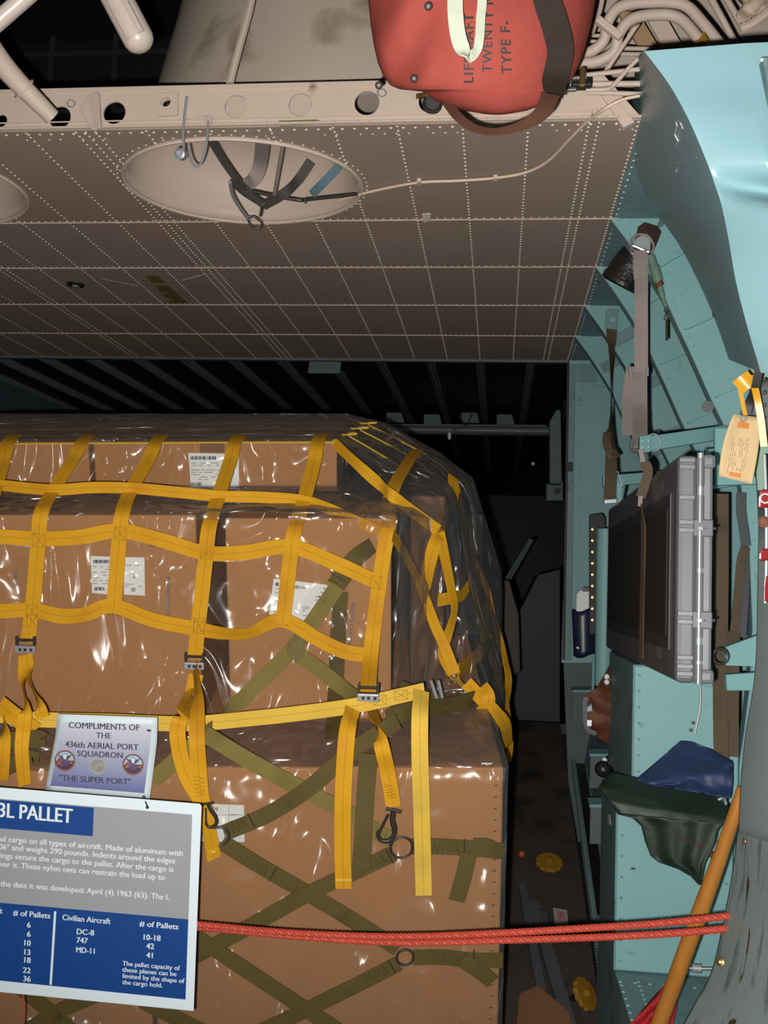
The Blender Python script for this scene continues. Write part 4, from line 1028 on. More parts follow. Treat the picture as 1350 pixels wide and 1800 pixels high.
def pipe(label, pts, r, m='cream_clean', name='pipe', sub=6):
    o = MB().tube(cr(pts, sub), r, 12).build(name, M[m], None, smooth=True); return tag(o, label, 'pipe', None)
up = struct(MB().obox(PC(960, 220, 3.3), (1.4, 0, 0), (0.0, -0.25, 0.8), (0, 0.02, 0.01)).build('ceiling_side', M['cream_clean']))
b = MB()
for k, c_ in enumerate(('tube_paint', 'orange_pl')):
    b = MB().prism([PC(1085 + 45 * k, 20, 2.95), PC(1120 + 45 * k, 20, 2.95), PC(1175 + 42 * k, 110, 3.0), PC(1140 + 42 * k, 110, 3.0)], (0, 0.01, 0)); b.build('skin_strap', M['cream'] if k else mat('tan_strip', (0.34, 0.2, 0.09), 0.6), up)
pipe('outer bend of the fat cream pipe pair looping over the blue panel', [PC(1010, 95, 2.62), PC(1040, 90, 2.6), PC(1062, 70, 2.58), PC(1068, 40, 2.56), PC(1090, 12, 2.55), PC(1140, 4, 2.55), PC(1200, 8, 2.55), PC(1235, 40, 2.58), PC(1275, 90, 2.62)], 0.0145)
pipe('inner bend of the fat cream pipe pair looping over the blue panel', [PC(1010, 112, 2.6), PC(1050, 108, 2.58), PC(1080, 90, 2.56), PC(1088, 60, 2.54), PC(1110, 34, 2.53), PC(1150, 26, 2.53), PC(1190, 30, 2.53), PC(1220, 58, 2.56), PC(1250, 100, 2.6)], 0.0145)
for (a_, c_, r, lab) in (((1030, 132, 2.5), (1140, 120, 2.45), 0.006, 'thin cream conduit nearest above the beam end'), ((1030, 148, 2.52), (1140, 147, 2.5), 0.0075, 'thicker cream conduit just above the beam end'), ((1032, 162, 2.5), (1140, 166, 2.48), 0.006, 'lowest thin cream conduit running into the blue panel'),
                        ((1095, 85, 2.8), (1150, 86, 2.8), 0.006, 'cream conduit behind the inner pipe bend'), ((1090, 95, 2.8), (1150, 96, 2.8), 0.006, 'second cream conduit behind the inner pipe bend'), ((1030, 72, 2.8), (1062, 74, 2.8), 0.005, 'short grey line between the red bag and the pipe pair'), ((1030, 62, 2.8), (1062, 63, 2.8), 0.005, 'uppermost short grey line between the red bag and pipes')):
    pipe(lab, [PC(*a_), PC(*c_)], r)
pipe('thin cream tube with a dog leg crossing the conduits beside the blue panel', [PC(1030, 158, 2.47), PC(1065, 157, 2.46), PC(1078, 150, 2.46), PC(1105, 120, 2.45), PC(1125, 100, 2.44)], 0.0055)
pipe('straight cream tube rising beside the red bag', [PC(1040, 60, 2.7), PC(1054, 20, 2.7), PC(1062, -20, 2.7)], 0.007)
pipe('cream tube slanting behind the outer pipe bend', [PC(1246, -10, 2.7), PC(1268, 30, 2.7), PC(1292, 75, 2.72)], 0.009)
pipe('pale tube slanting toward the gathered canvas cover', [PC(1272, -10, 2.72), PC(1290, 20, 2.72), PC(1310, 55, 2.72)], 0.009)
o = thing('pipe_clamp', PC(1075, 70, 2.5), 'cream cross shaped clamp holding the pipe pair beside the red bag', 'clamp')
MB().obox(PC(1046, 35, 2.52), PC(1088, 68, 2.52) - PC(1046, 35, 2.52), V((0.012, 0, 0.014)), (0, 0.02, 0)).build('clamp_bar', M['cream'], o, bevel=0.003)
MB().obox(PC(1060, 125, 2.52), PC(1112, 48, 2.52) - PC(1060, 125, 2.52), V((0.02, 0, 0.012)), (0, 0.015, 0)).build('clamp_bar', M['cream'], o, bevel=0.003)
tag(MB().tube([PC(1230, 66, 2.555), PC(1236, 74, 2.565)], 0.0165, 12).build('marker_band', M['wheel_yellow'], None, smooth=True), 'yellow marker band wrapped on the inner pipe bend', 'band')
o = thing('hydraulic_valve', PC(1022, 150, 2.45), 'small dark valve body with bright unions between the red bag and conduits', 'valve')
MB().obox(PC(1005, 150, 2.45), (0.05, 0, 0), (0, 0.03, 0), (0, 0, 0.022)).build('valve_body', M['dark_metal'], o, bevel=0.003)
MB().tube([PC(992, 158, 2.45), PC(1012, 157, 2.45)], 0.006, 10).build('union_nut', M['steel'], o, smooth=True)
MB().tube([PC(1005, 137, 2.45), PC(1030, 136, 2.45)], 0.006, 10).build('union_nut', M['steel'], o, smooth=True)
MB().tube([PC(1023, 150, 2.44), PC(1025, 120, 2.44)], 0.008, 10).build('valve_stem', M['brass'], o, smooth=True)
rows_ = []
for i in range(14):
    t = i / 13
    rows_.append([PC(1300 + j * 8 + 6 * math.sin(i * 1.1 + j), -30 + t * 72 - j * 3.0, 2.45 + 0.025 * math.sin(j * 2.1 + i * 0.4)) for j in range(12)])
tag(MB().grid(rows_).build('canvas_cover', mat('canvas_cream', (0.42, 0.33, 0.25), 0.8, var=0.15, scale=20), None, smooth='all', solid=0.004), 'gathered cream canvas cover laced up above the blue panel', 'canvas')
o = tag(MB().tube(cr([PC(1300, 52, 2.42), PC(1325, 40, 2.42), PC(1365, 10, 2.42)], 6), 0.012, 8).build('laced_hem', M['cream'], None, smooth=True), 'rolled cream hem tube along the gathered canvas cover', 'hem')

# ================================================================== RECESS FITTINGS
zr = ZC - 0.02
o = thing('strap_bundle', PZ(450, 340, zr), 'bundle of grey straps and a dark bar hung across the cream ceiling recess', 'strap bundle')
def rb(pts, w, m, name='strap', nrm=(0, -0.7, -0.7)):
    P = cr([PZ(x, y, z) for x, y, z in pts], 6); return MB().ribbon(P, w, None, V(nrm), 0.003).build(name, M[m], o, smooth=True)
rb([(368, 242, ZC + 0.01), (392, 282, ZC), (420, 320, zr), (450, 348, zr - 0.01)], 0.022, 'strap_drk')
rb([(462, 246, ZC + 0.05), (458, 285, ZC + 0.05), (448, 312, ZC + 0.02), (432, 328, zr)], 0.042, 'strap_grey')
rb([(546, 284, ZC + 0.09), (525, 315, ZC + 0.04), (500, 340, zr), (462, 362, zr - 0.01)], 0.030, 'strap_drk')
rb([(596, 292, ZC + 0.07), (572, 318, ZC + 0.03), (548, 342, zr)], 0.026, 'strap_blue')
rb([(408, 318, zr - 0.012), (430, 338, zr - 0.016), (462, 358, zr - 0.018)], 0.026, 'strap_drk')
MB().tube([PZ(498, 252, ZC + 0.04), PZ(482, 345, zr)], 0.006, 8).build('support_rod', M['strap_grey'], o, smooth=True)
MB().tube(cr([PZ(436, 335, zr), PZ(520, 351, zr), PZ(545, 350, zr), PZ(628, 341, zr)], 5), 0.006, 8).build('cross_bar', M['dark_iron'], o, smooth=True)
MB().tube([PZ(432, 334, zr - 0.01), PZ(460, 360, zr - 0.02)], 0.009, 8).build('clevis', M['steel'], o, smooth=True)
MB().tube([PZ(462, 358, zr - 0.02), PZ(458, 378, zr - 0.02)], 0.006, 8).build('swivel', M['steel'], o, smooth=True)
MB().torus(PZ(537, 353, zr - 0.005), (1, 0, 0), 0.008, 0.002, 14, 6).build('ring', M['steel'], o, smooth=True)
P = cr([PZ(404, 320, zr - 0.02), PZ(410, 345, zr - 0.03), PZ(424, 368, zr - 0.04), PZ(436, 384, zr - 0.045)], 6)
o = thing('safety_lanyard', PZ(420, 360, zr - 0.04), 'short braided wire lanyard with a bright carabiner below the strap bundle', 'lanyard')
MB().tube(P, 0.0055, 8).build('wire_rope', M['zinc'], o, smooth=True)
P = cr([PZ(436, 382, zr - 0.045), PZ(448, 382, zr - 0.05), PZ(460, 392, zr - 0.05), PZ(457, 401, zr - 0.05), PZ(446, 402, zr - 0.05), PZ(438, 391, zr - 0.045), PZ(436, 382, zr - 0.045)], 6)
MB().tube(P, 0.0035, 8).build('carabiner', M['steel'], o, smooth=True)
def chain(pts, n, r, name, label):
    P = cr(pts, 20); tot = [0]
    for i in range(1, len(P)): tot.append(tot[-1] + (P[i] - P[i - 1]).length)
    b = MB(); j = 0
    for k in range(n):
        d = tot[-1] * k / (n - 1)
        while j < len(P) - 2 and tot[j + 1] < d: j += 1
        t = (d - tot[j]) / max(1e-9, tot[j + 1] - tot[j]); b.ball(P[j].lerp(P[j + 1], t), r, 6, 4)
    return tag(b.build(name, M['zinc'], None, smooth=True), label, 'chain')
yb_ = YB - 0.03
chain([PY(328, 172, yb_), PY(324, 205, yb_), PY(322, 240, yb_), PY(323, 262, yb_)], 26, 0.0042, 'bead_chain', 'straight bead chain hanging from the beam to the round plug')
chain([PY(366, 215, yb_), PY(364, 245, yb_), PY(358, 275, yb_), PY(348, 293, yb_), PY(337, 284, yb_), PY(331, 258, yb_)], 34, 0.0038, 'bead_chain', 'looped bead chain hanging below the beam in front of the recess')
tag(MB().lathe(PY(318, 271, yb_), (-0.15, -1, -0.25), ((0.001, -0.012), (0.0145, -0.012), (0.0145, 0.008), (0.010, 0.010), (0.009, 0.002), (0.001, 0.001)), 18).build('chain_plug', M['zinc'], None, smooth=True), 'round metal plug at the end of the straight bead chain', 'plug')
tag(MB().prism([PY(358, 205, YB - 0.014), PY(374, 205, YB - 0.014), PY(372, 222, YB - 0.02), PY(362, 222, YB - 0.02)], (0, -0.005, 0)).build('chain_clip', M['cream'], None, bevel=0.001), 'small cream clip on the beam lip holding the looped chain', 'clip')
zc_ = ZC - 0.008
cab = pipe('long cream cable clipped across the brown ceiling from the recess to the blue panel', [PZ(596, 352, zc_), PZ(660, 335, zc_), PZ(735, 321, zc_), PZ(800, 318, zc_), PZ(870, 313, zc_), PZ(925, 303, zc_), PZ(965, 282, zc_), PZ(1000, 246, zc_), PY(1032, 214, YB - 0.02), PC(1062, 192, 2.42), PC(1092, 176, 2.4), PC(1125, 168, 2.38)], 0.0042, 'cable', 'cable')
for (x, y) in ((737, 319), (871, 313), (1045, 199)):
    p = PZ(x, y, zc_) if y > 230 else PY(x, y, YB - 0.02)
    MB().box(p, 0.012, 0.022, 0.012).build('cable_clip', M['cream'], cab, bevel=0.001)

# ================================================================== TEAL FAIRING
rowsf = [((1117, 105, 2.78), (1131, 90, 1.86), (1310, 76, 1.82), (1440, 70, 1.8)), ((1112, 170, 2.78), (1176, 150, 1.85), (1320, 150, 1.82), (1460, 150, 1.8)), ((1105, 240, 2.78), (1212, 215, 1.84), (1335, 215, 1.80), (1480, 215, 1.8)),
         ((1120, 305, 2.78), (1243, 288, 1.84), (1350, 295, 1.79), (1480, 300, 1.78)), ((1135, 340, 2.78), (1256, 325, 1.84), (1350, 338, 1.85), (1480, 375, 1.83)), ((1152, 372, 2.78), (1267, 358, 1.84), (1350, 362, 1.765), (1480, 410, 1.745)),
         ((1192, 428, 2.78), (1280, 420, 1.84), (1360, 430, 1.75), (1480, 450, 1.73)), ((1225, 490, 2.78), (1293, 495, 1.84), (1370, 500, 1.76), (1480, 500, 1.74)), ((1256, 560, 2.78), (1312, 570, 1.85), (1380, 575, 1.78), (1480, 580, 1.75)), ((1281, 632, 2.78), (1337, 655, 1.87), (1390, 660, 1.8), (1480, 660, 1.76))]
def dense(rows, n=4):
    cols = [cr([PC(*r[j]) for r in rows], n) for j in range(len(rows[0]))]
    return [[c[i] for c in cols] for i in range(len(cols[0]))]
dn = dense(rowsf, 5); out = []; side = []
for r in dn:
    B_, F_, M_, R_ = r
    side.append([B_.lerp(F_, t) for t in (0, 0.01, 0.3, 0.6, 0.9, 0.97)] + [F_ + (M_ - F_) * 0.008])
    out.append([F_ + (M_ - F_) * t for t in (0.008, 0.03, 0.1, 0.5, 0.97, 1)] + [R_])
fair = thing('door_fairing', PC(1250, 300, 1.9), 'large glossy teal moulded fairing curving down above the wall frames', 'fairing')
MB().grid(out).build('fairing_shell', M['teal_gloss'], fair, smooth='all')
MB().grid(side).build('fairing_return', M['teal_gloss'], fair, smooth='all')
MB().grid([[r[0], r[0] + V((0.01, 0.004, 0))] for r in side]).build('fairing_edge', M['teal_gloss'], fair)
b = MB()
def scratch(pts): b.tube([PC(x, y, d) for x, y, d in pts], 0.0011, 4)
def fairside(x, y):                                     # point on the shaded inner side
    best = None
    for i in range(len(dn) - 1):
        for t in (0, .25, .5, .75):
            B_ = dn[i][0].lerp(dn[i + 1][0], t); F_ = dn[i][1].lerp(dn[i + 1][1], t)
            for s in range(0, 21):
                p = B_.lerp(F_, s / 20); q = ROT.transposed() @ (p - CAM); px = 675 + q.x / -q.z * F; py = 900 - q.y / -q.z * F
                e_ = (px - x) ** 2 + (py - y) ** 2
                if best is None or e_ < best[0]: best = (e_, -q.z)
    return PC(x, y, best[1] - 0.006)
for seg in ([(1187, 205), (1190, 222), (1186, 236), (1192, 248), (1188, 256)], [(1187, 205), (1196, 216), (1201, 227)], [(1190, 222), (1196, 224), (1193, 240)]):
    b.tube([fairside(*q) for q in seg], 0.0012, 4)
for seg in ([(1172, 290), (1198, 284), (1225, 277)], [(1190, 296), (1188, 302)]):
    b.tube([fairside(*q) for q in seg], 0.0006, 4)
b.build('scratch_marks', M['white_paint'], fair)
for (x, y, s) in ((1255, 552, 1.0),):
    MB().box(fairside(x, y), 0.006, 0.01, 0.012).build('edge_clip', M['dark_iron'], fair)
o = thing('upper_bracket', PC(1335, 110, 1.9), 'dark teal bracket edge behind the notched top corner of the fairing', 'bracket')
MB().obox(PC(1340, 98, 1.77), (0.12, 0.02, 0), (0, 0.03, 0), (0.02, 0, -0.10)).build('bracket_plate', M['teal_dull'], o, bevel=0.004)
MB().ball(PC(1339, 105, 1.77), 0.004, 10, 6).build('rivet_head', M['white_paint'], o, smooth=True)

def cols5(rows):
    return [[r[0].lerp(r[1], t) for t in (0, 0.02, 0.25, 0.5, 0.75, 1)] for r in dense(rows, 4)]
# ================================================================== DOOR JAMB ON THE RIGHT
rows_ = [((1326, 672, 2.16), (1420, 668, 1.75)), ((1322, 740, 2.15), (1430, 740, 1.72)), ((1334, 860, 2.78), (1440, 860, 1.68)), ((1337, 960, 2.13), (1440, 960, 1.64)), ((1336, 1060, 2.12), (1440, 1060, 1.62)), ((1334, 1150, 2.11), (1440, 1150, 1.60)), ((1328, 1215, 2.10), (1430, 1215, 1.60)), ((1314, 1300, 2.10), (1420, 1300, 1.58)), ((1306, 1390, 2.10), (1420, 1390, 1.58)), ((1303, 1465, 2.10), (1420, 1500, 1.58))]
jamb = struct(MB().grid(cols5(rows_)).build('wall_jamb', M['grey_panel'], smooth=True, solid=0.012))
rows_ = [((1304, 1452, 2.12), (1420, 1505, 1.60)), ((1296, 1520, 2.12), (1420, 1560, 1.60)), ((1284, 1590, 2.12), (1420, 1620, 1.60)), ((1272, 1650, 2.12), (1420, 1680, 1.60)), ((1255, 1715, 2.12), (1420, 1740, 1.60)), ((1228, 1765, 2.12), (1420, 1800, 1.60)), ((1190, 1835, 2.12), (1420, 1860, 1.60))]
sill = struct(MB().grid(cols5(rows_)).build('wall_jamb_lower', M['teal_chipped'], smooth=True, solid=0.016))
dn2 = dense(rows_, 4)
MB().ribbon([r[0] + (r[0] - r[1]).normalized() * 0.004 for r in dn2], 0.03, V((0.2, 1, 0)), None, 0.004).build('edge_strip', M['teal'], sill)
for (x, y, d) in ((1312, 1479, 2.04), (1347, 1515, 1.88), (1266, 1691, 2.03), (1327, 1795, 1.84)):
    MB().lathe(PC(x, y, d), (CAM - PC(x, y, d)) + V((-0.6, 0, 0)), ((0.009, 0), (0.009, 0.003), (0.004, 0.005), (0.004, 0.010), (0.001, 0.011)), 12).build('brass_screw', M['brass'], sill, smooth=True)
o = struct(MB().obox(PC(1316, 648, 2.12), (0.10, -0.10, 0), (0.012, 0.0, 0), (0.02, 0, -0.26)).build('trim_6', mat('green_plate', (0.20, 0.30, 0.24), 0.5)))
b = MB()
for k in range(5): b.rivet(PC(1344, 668 + k * 22, 1.98), (-0.4, -1, 0), 0.0045)
b.build('plate_screws', M['dark_iron'], o)
# red latches on a rod
o = tag(MB().tube(cr([PC(1344, 800, 1.92), PC(1347, 900, 1.9), PC(1347, 1000, 1.9), PC(1345, 1060, 1.9)], 5), 0.003, 8).build('latch_rod', M['zinc'], None, smooth=True), 'thin metal rod running past the red latches on the door jamb', 'rod')
def latch(x, y, label, h, w):
    o = thing('red_latch', PC(x, y, 1.88), label, 'latch', None)
    p = [(x - w, y - h * 0.25), (x - w * 0.55, y - h), (x + w * 1.6, y - h), (x + w * 1.6, y + h * 0.7), (x - w * 0.5, y + h), (x - w * 1.05, y + h)]
    MB().prism([PC(a_, c_, 1.88) for a_, c_ in p], V((0.01, 0.03, 0))).build('latch_body', M['red_plastic'], o, bevel=0.004)
    return o
o = latch(1342, 877, 'topmost red latch on the door jamb, with a white ring mark', 17, 9)
b = MB().torus(PC(1345, 876, 1.872), -(PC(1345, 876, 1.87) - CAM), 0.0085, 0.0014, 20, 4); b.build('ring_mark', M['white_paint'], o)
latch(1344, 975, 'middle red latch on the door jamb, bow shaped', 11, 10); latch(1348, 1035, 'lowest red latch on the door jamb, half cut off', 22, 5)
tag(MB().lathe(PC(1343, 918, 1.89), (-0.3, -1, 0), ((0.011, 0), (0.011, 0.01), (0.006, 0.012), (0.006, 0.02), (0.001, 0.02)), 12).build('jamb_knob', M['jacket'], None, smooth=True), 'small brown knob between the two upper red latches', 'knob')
# yellow loop and paper tag
o = thing('streamer_strap', PC(1318, 660, 1.95), 'bright yellow and black warning strap looped over the door jamb', 'strap')
def cam_rib(pts, w, m, name, par, d=None, tw=None, n=6):
    P = cr([PC(*q) for q in pts], n); return MB().ribbon(P, w, None, -(P[len(P) // 2] - CAM).normalized(), 0.0025, tw).build(name, M[m], par, smooth=True)
cam_rib([(1297, 682, 1.95), (1309, 672, 1.94), (1322, 662, 1.94)], 0.030, 'yellow_bright', 'strap_bight', o)
cam_rib([(1300, 680, 1.95), (1305, 705, 1.96), (1310, 730, 1.97)], 0.008, 'yellow_bright', 'strap_leg', o)
cam_rib([(1322, 660, 1.94), (1331, 700, 1.92), (1338, 740, 1.92), (1343, 785, 1.92)], 0.013, 'yellow_bright', 'strap_leg', o)
cam_rib([(1341, 638, 1.9), (1333, 655, 1.91), (1327, 685, 1.93), (1318, 705, 1.96), (1312, 728, 1.97)], 0.016, 'black', 'black_lining', o)
tg = thing('paper_tag', PC(1303, 785, 1.93), 'tan paper tag with orange blocks tied to the yellow strap', 'tag')
def TG(x, y, d=0.0): return PC(x, y, 1.93 + 0.02 * math.sin((x - 1260) * 0.03 + (y - 730) * 0.012) - d)
rows_ = []
for i in range(13):
    t = i / 12
    l = (1289 + (1264 - 1289) * t + 6 * math.sin(t * 3.1) * -1, 728 + (837 - 728) * t); r = (1338 + (1321 - 1338) * t + 3 * math.sin(t * 3.0), 734 + (851 - 734) * t)
    rows_.append([TG(l[0] + (r[0] - l[0]) * s / 8, l[1] + (r[1] - l[1]) * s / 8) for s in range(9)])
MB().grid(rows_).build('tag_paper', M['tag_tan'], tg, smooth='all', solid=0.0012)
for (x0_, y0_, x1_, y1_, s_) in ((1297, 741, 1317, 754, 3), (1282, 829, 1303, 840, 4)):
    MB().grid([[TG(x0_, y0_, 0.002), TG(x1_, y0_ + s_, 0.002)], [TG(x0_ - 1, y1_ - s_, 0.002), TG(x1_ - 1, y1_, 0.002)]]).build('orange_block', M['tag_orange'], tg)
b = MB(); rr = random.Random(3)
for c_ in range(8):
    y = 770 + 0
    while y < 828:
        ln = rr.uniform(3, 9)
        if rr.random() < 0.75:
            x = 1288 + c_ * 4.0 - (y - 770) * 0.17
            b.poly([TG(x, y, 0.002), TG(x + 1.3, y, 0.002), TG(x + 1.3 - ln * 0.17, y + ln, 0.002), TG(x - ln * 0.17, y + ln, 0.002)])
        y += ln + 2
b.build('printed_text', mat('tag_ink', (0.22, 0.15, 0.09), 0.8), tg)
p = TG(1307, 736, 0.003); MB().torus(p, CAM - p, 0.005, 0.0018, 16, 6).build('eyelet', M['dark_iron'], tg, smooth=True)
# ================================================================== THINGS ALONG THE RIGHT WALL
# big equipment case lying on edge on the teal cabinet
CN, CF = 2.36, 3.84
cx = PY(1226, 1000, CN).x
cz0, cz1 = PY(1226, 1202, CN).z, PY(1226, 800, CN).z
case = thing('equipment_case', V((cx, (CN + CF) / 2, cz0)), 'long grey equipment case with dark mesh face standing on edge on the teal cabinet', 'case')
fw = 0.046
def CP(y, z, dx=0.0): return V((cx - fw + dx, CN + (CF - CN) * y, cz0 + (cz1 - cz0) * z))
MB().obox(CP(0, 0), (fw, 0, 0), (0, CF - CN, 0), (0, 0, cz1 - cz0)).build('case_body', M['case_grey'], case, bevel=0.012)
MB().obox(V((cx + 0.001, CN + 0.004, cz0 + 0.005)), (0.034, 0, 0), (0, CF - CN - 0.01, 0), (0, 0, cz1 - cz0 - 0.012)).build('case_lid', M['case_lid'], case, bevel=0.008)
MB().obox(CP(0.055, 0.135, -0.004), (0.004, 0, 0), (0, (CF - CN) * 0.90, 0), (0, 0, (cz1 - cz0) * 0.71)).build('face_frame', M['case_panel'], case, bevel=0.001)
MB().obox(CP(0.075, 0.20, -0.006), (0.003, 0, 0), (0, (CF - CN) * 0.86, 0), (0, 0, (cz1 - cz0) * 0.58)).build('mesh_panel', M['case_mesh'], case)
b = MB(); h = cz1 - cz0
b.tube([V((cx + 0.003, CN - 0.006, cz0 + 0.0)), V((cx + 0.003, CN - 0.006, cz1 + 0.004))], 0.0075, 12)
pinz = b.build('hinge_pin', M['zinc'], case, smooth=True)
for z0, z1 in ((0.86, 0.985), (0.70, 0.82), (0.50, 0.67), (0.20, 0.48), (0.10, 0.17), (0.0, 0.085)):
    MB().tube([V((cx + 0.003, CN - 0.006, cz0 + h * z0)), V((cx + 0.003, CN - 0.006, cz0 + h * z1))], 0.0092, 12).build('hinge_knuckle', M['case_lid'], pinz, smooth=True)
for z in (0.965, 0.935, 0.80, 0.69, 0.655, 0.29, 0.255, 0.10, 0.062, 0.03):
    MB().obox(V((cx - 0.044, CN - 0.006, cz0 + h * z)), (0.036, 0, 0), (0, 0.008, 0), (0, 0, h * 0.022)).build('rib_pad', M['case_lid'], case, bevel=0.002)
for z in (0.665, 0.265):
    b = MB().obox(V((cx - 0.012, CN - 0.014, cz0 + h * z - 0.014)), (0.044, 0, 0), (0, 0.012, 0), (0, 0, 0.04)); la = b.build('latch_plate', M['case_grey'], case, bevel=0.003)
    MB().obox(V((cx - 0.002, CN - 0.018, cz0 + h * z + 0.0)), (0.010, 0, 0), (0, 0.005, 0), (0, 0, 0.010)).build('latch_button', M['steel'], la, bevel=0.001)
    MB().tube([V((cx + 0.012, CN - 0.012, cz0 + h * z + 0.005)), V((cx + 0.038, CN - 0.008, cz0 + h * z + 0.006))], 0.003, 8).build('latch_wire', M['steel'], la)
for z in (0.0, 0.94):
    MB().obox(V((cx + 0.008, CN - 0.004, cz0 + h * z)), (0.032, 0, 0), (0, 0.02, 0), (0, 0, h * 0.065)).build('corner_cap', M['case_lid'], case, bevel=0.010)
for zz in (0.10, 0.90):
    b = MB()
    for k in range(4): b.obox(CP(0.14 + 0.014 * k, zz - 0.02, -0.002), (0.002, 0, 0), (0, 0.007, 0), (0, 0, 0.026))
    b.build('vent_slot', M['case_mesh'], case)

def PXp(px, py, x): return PX(px, py, x)
# strap round the case
o = thing('case_strap', PC(1130, 850, 2.9), 'dark brown tie strap with a knife shaped end running down the case face', 'strap')
def wrib(pts, w, m, name, par, nrm=None, n=6, tw=None, th=0.003):
    P = cr(pts, n); return MB().ribbon(P, w, None, nrm or -(P[len(P) // 2] - CAM).normalized(), th, tw).build(name, M[m], par, smooth=True)
YS = 2.72
wrib([PC(1126, 790, YS), PC(1130, 812, YS)], 0.012, 'strap_grey', 'strap_clip', o)
wrib([PC(1131, 812, YS), PC(1139, 826, YS), PC(1134, 850, YS), PC(1126, 874, YS)], 0.026, 'strap_tan', 'strap_end', o)
wrib([PC(1126, 872, YS), PC(1125, 890, YS)], 0.012, 'strap_grey', 'strap_buckle', o)
wrib([PC(1126, 884, YS), PX(1131, 930, cx - fw - 0.012), PX(1129, 1040, cx - fw - 0.012), PX(1127, 1158, cx - fw - 0.012)], 0.03, 'strap_tan', 'strap_run', o, V((-1, -0.2, 0)))

# brackets and litter straps
def bar(px0, py0, px1, py1, y0, y1, hpx, label, name='litter_bracket'):
    a_, c_ = PY(px0, py0, y0), PY(px1, py1, y1); hh = hpx / F * y0
    o = thing(name, a_, label, 'bracket')
    MB().obox(a_, c_ - a_, (0, 0.02, 0), (0, 0, -hh)).build('bracket_arm', M['teal'], o, bevel=0.002)
    d_ = (c_ - a_).normalized()
    MB().obox(a_ + V((0, -0.006, 0.004)), d_ * 0.05, (0, 0.03, 0), (0, 0, -hh - 0.008)).build('end_shoe', M['teal'], o, bevel=0.003)
    b = MB()
    for s, t in ((0.012, 0.3), (0.012, 0.75), (0.038, 0.3), (0.038, 0.75)): b.rivet(a_ + V((0, -0.0065, 0)) + d_ * s + V((0, 0, -hh * t)), (0, -1, 0), 0.004)
    b.build('shoe_rivets', M['zinc'], o)
    return o, a_, d_, hh
o, a_, d_, hh = bar(1124, 769, 1310, 742, 2.80, 3.14, 26, 'upper teal bracket arm holding the wide grey strap above the case')
MB().torus(a_ + d_ * 0.062 + V((0, -0.004, -hh / 2)), d_, 0.024, 0.003, 16, 6).build('bracket_clip', M['zinc'], o, smooth=True)
MB().obox(PY(1240, 790, 3.0), PY(1312, 782, 3.1) - PY(1240, 790, 3.0), (0, 0.02, 0), (0, 0, -0.12)).build('bracket_gusset', M['teal'], o)
o, a_, d_, hh = bar(1060, 836, 1190, 826, 3.75, 3.86, 19, 'lower teal bracket arm farther back, behind the case end')
b = MB(); c_ = a_ + d_ * 0.05; b.tube([c_ + V((-0.012, -0.01, -hh)), c_ + V((0.008, -0.01, 0.012)), c_ + V((0.026, -0.01, -hh))], 0.003, 8); b.build('bracket_clip', M['zinc'], o)
# wide hanging strap with maroon mount
o = thing('litter_strap', PC(1128, 420, 2.9), 'wide grey litter strap hanging from a dark maroon mount plate by the frames', 'strap')
yq = FY[0] - 0.03
MB().prism([PY(x, y, yq) for x, y in ((1133, 390), (1156, 397), (1163, 407), (1146, 450), (1144, 456), (1112, 440), (1122, 398))], (0, 0.02, 0)).build('mount_plate', M['maroon'], o, bevel=0.002)
MB().prism([PY(x, y, yq - 0.02) for x, y in ((1119, 417), (1136, 409), (1145, 416), (1143, 444), (1112, 431))], (0, 0.014, 0)).build('buckle_body', M['zinc'], o, bevel=0.003)
P = cr([PY(1112, 432, yq - 0.03), PY(1110, 422, yq - 0.03), PY(1122, 412, yq - 0.03), PY(1140, 416, yq - 0.03), PY(1149, 432, yq - 0.03), PY(1145, 446, yq - 0.03)], 6)
MB().tube(P, 0.0035, 8).build('wire_bail', M['strap_grey'], o, smooth=True)
MB().tube([PY(1112, 431, yq - 0.026), PY(1140, 443, yq - 0.026)], 0.005, 8).build('roller_bar', M['steel'], o, smooth=True)
MB().tube(cr([PY(1117, 449, yq - 0.03), PY(1109, 443, yq - 0.03), PY(1112, 438, yq - 0.03), PY(1138, 449, yq - 0.03)], 5), 0.004, 8).build('strap_loop', M['steel'], o, smooth=True)
y2 = yq - 0.04
wrib([PY(1128, 447, y2), PY(1127, 520, y2), PY(1127, 590, y2), PY(1127, 660, y2)], 0.0405, 'strap_grey', 'strap_web', o)
wrib([PY(1125, 440, y2 - 0.006), PY(1125, 468, y2 - 0.006), PY(1126, 490, y2 - 0.005)], 0.041, 'strap_grey', 'strap_fold', o)
wrib([PY(1125, 655, y2 - 0.004), PY(1125, 720, 3.0), PY(1125, 786, 2.84)], 0.0425, 'strap_grey', 'strap_web', o)
wrib([PY(1113, 645, y2 + 0.01), PY(1106, 700, 3.04), PY(1106, 764, 2.95)], 0.040, 'strap_grey', 'strap_return', o)
MB().obox(PY(1104, 644, y2 - 0.012), PY(1108, 662, y2 - 0.012) - PY(1104, 644, y2 - 0.012), (0.008, 0, 0), (0, 0.02, 0)).build('slide_buckle', M['steel'], o, bevel=0.001)
MB().obox(PY(1136, 645, y2 - 0.012), (0.008, 0, 0), (0, 0.02, 0), (0, 0, -0.028)).build('slide_buckle', M['steel'], o, bevel=0.001)
MB().tube(cr([PY(1112, 776, 2.84), PY(1110, 788, 2.84), PY(1118, 793, 2.83), PY(1128, 790, 2.82)], 5), 0.006, 8).build('end_hook', M['steel'], o, smooth=True)
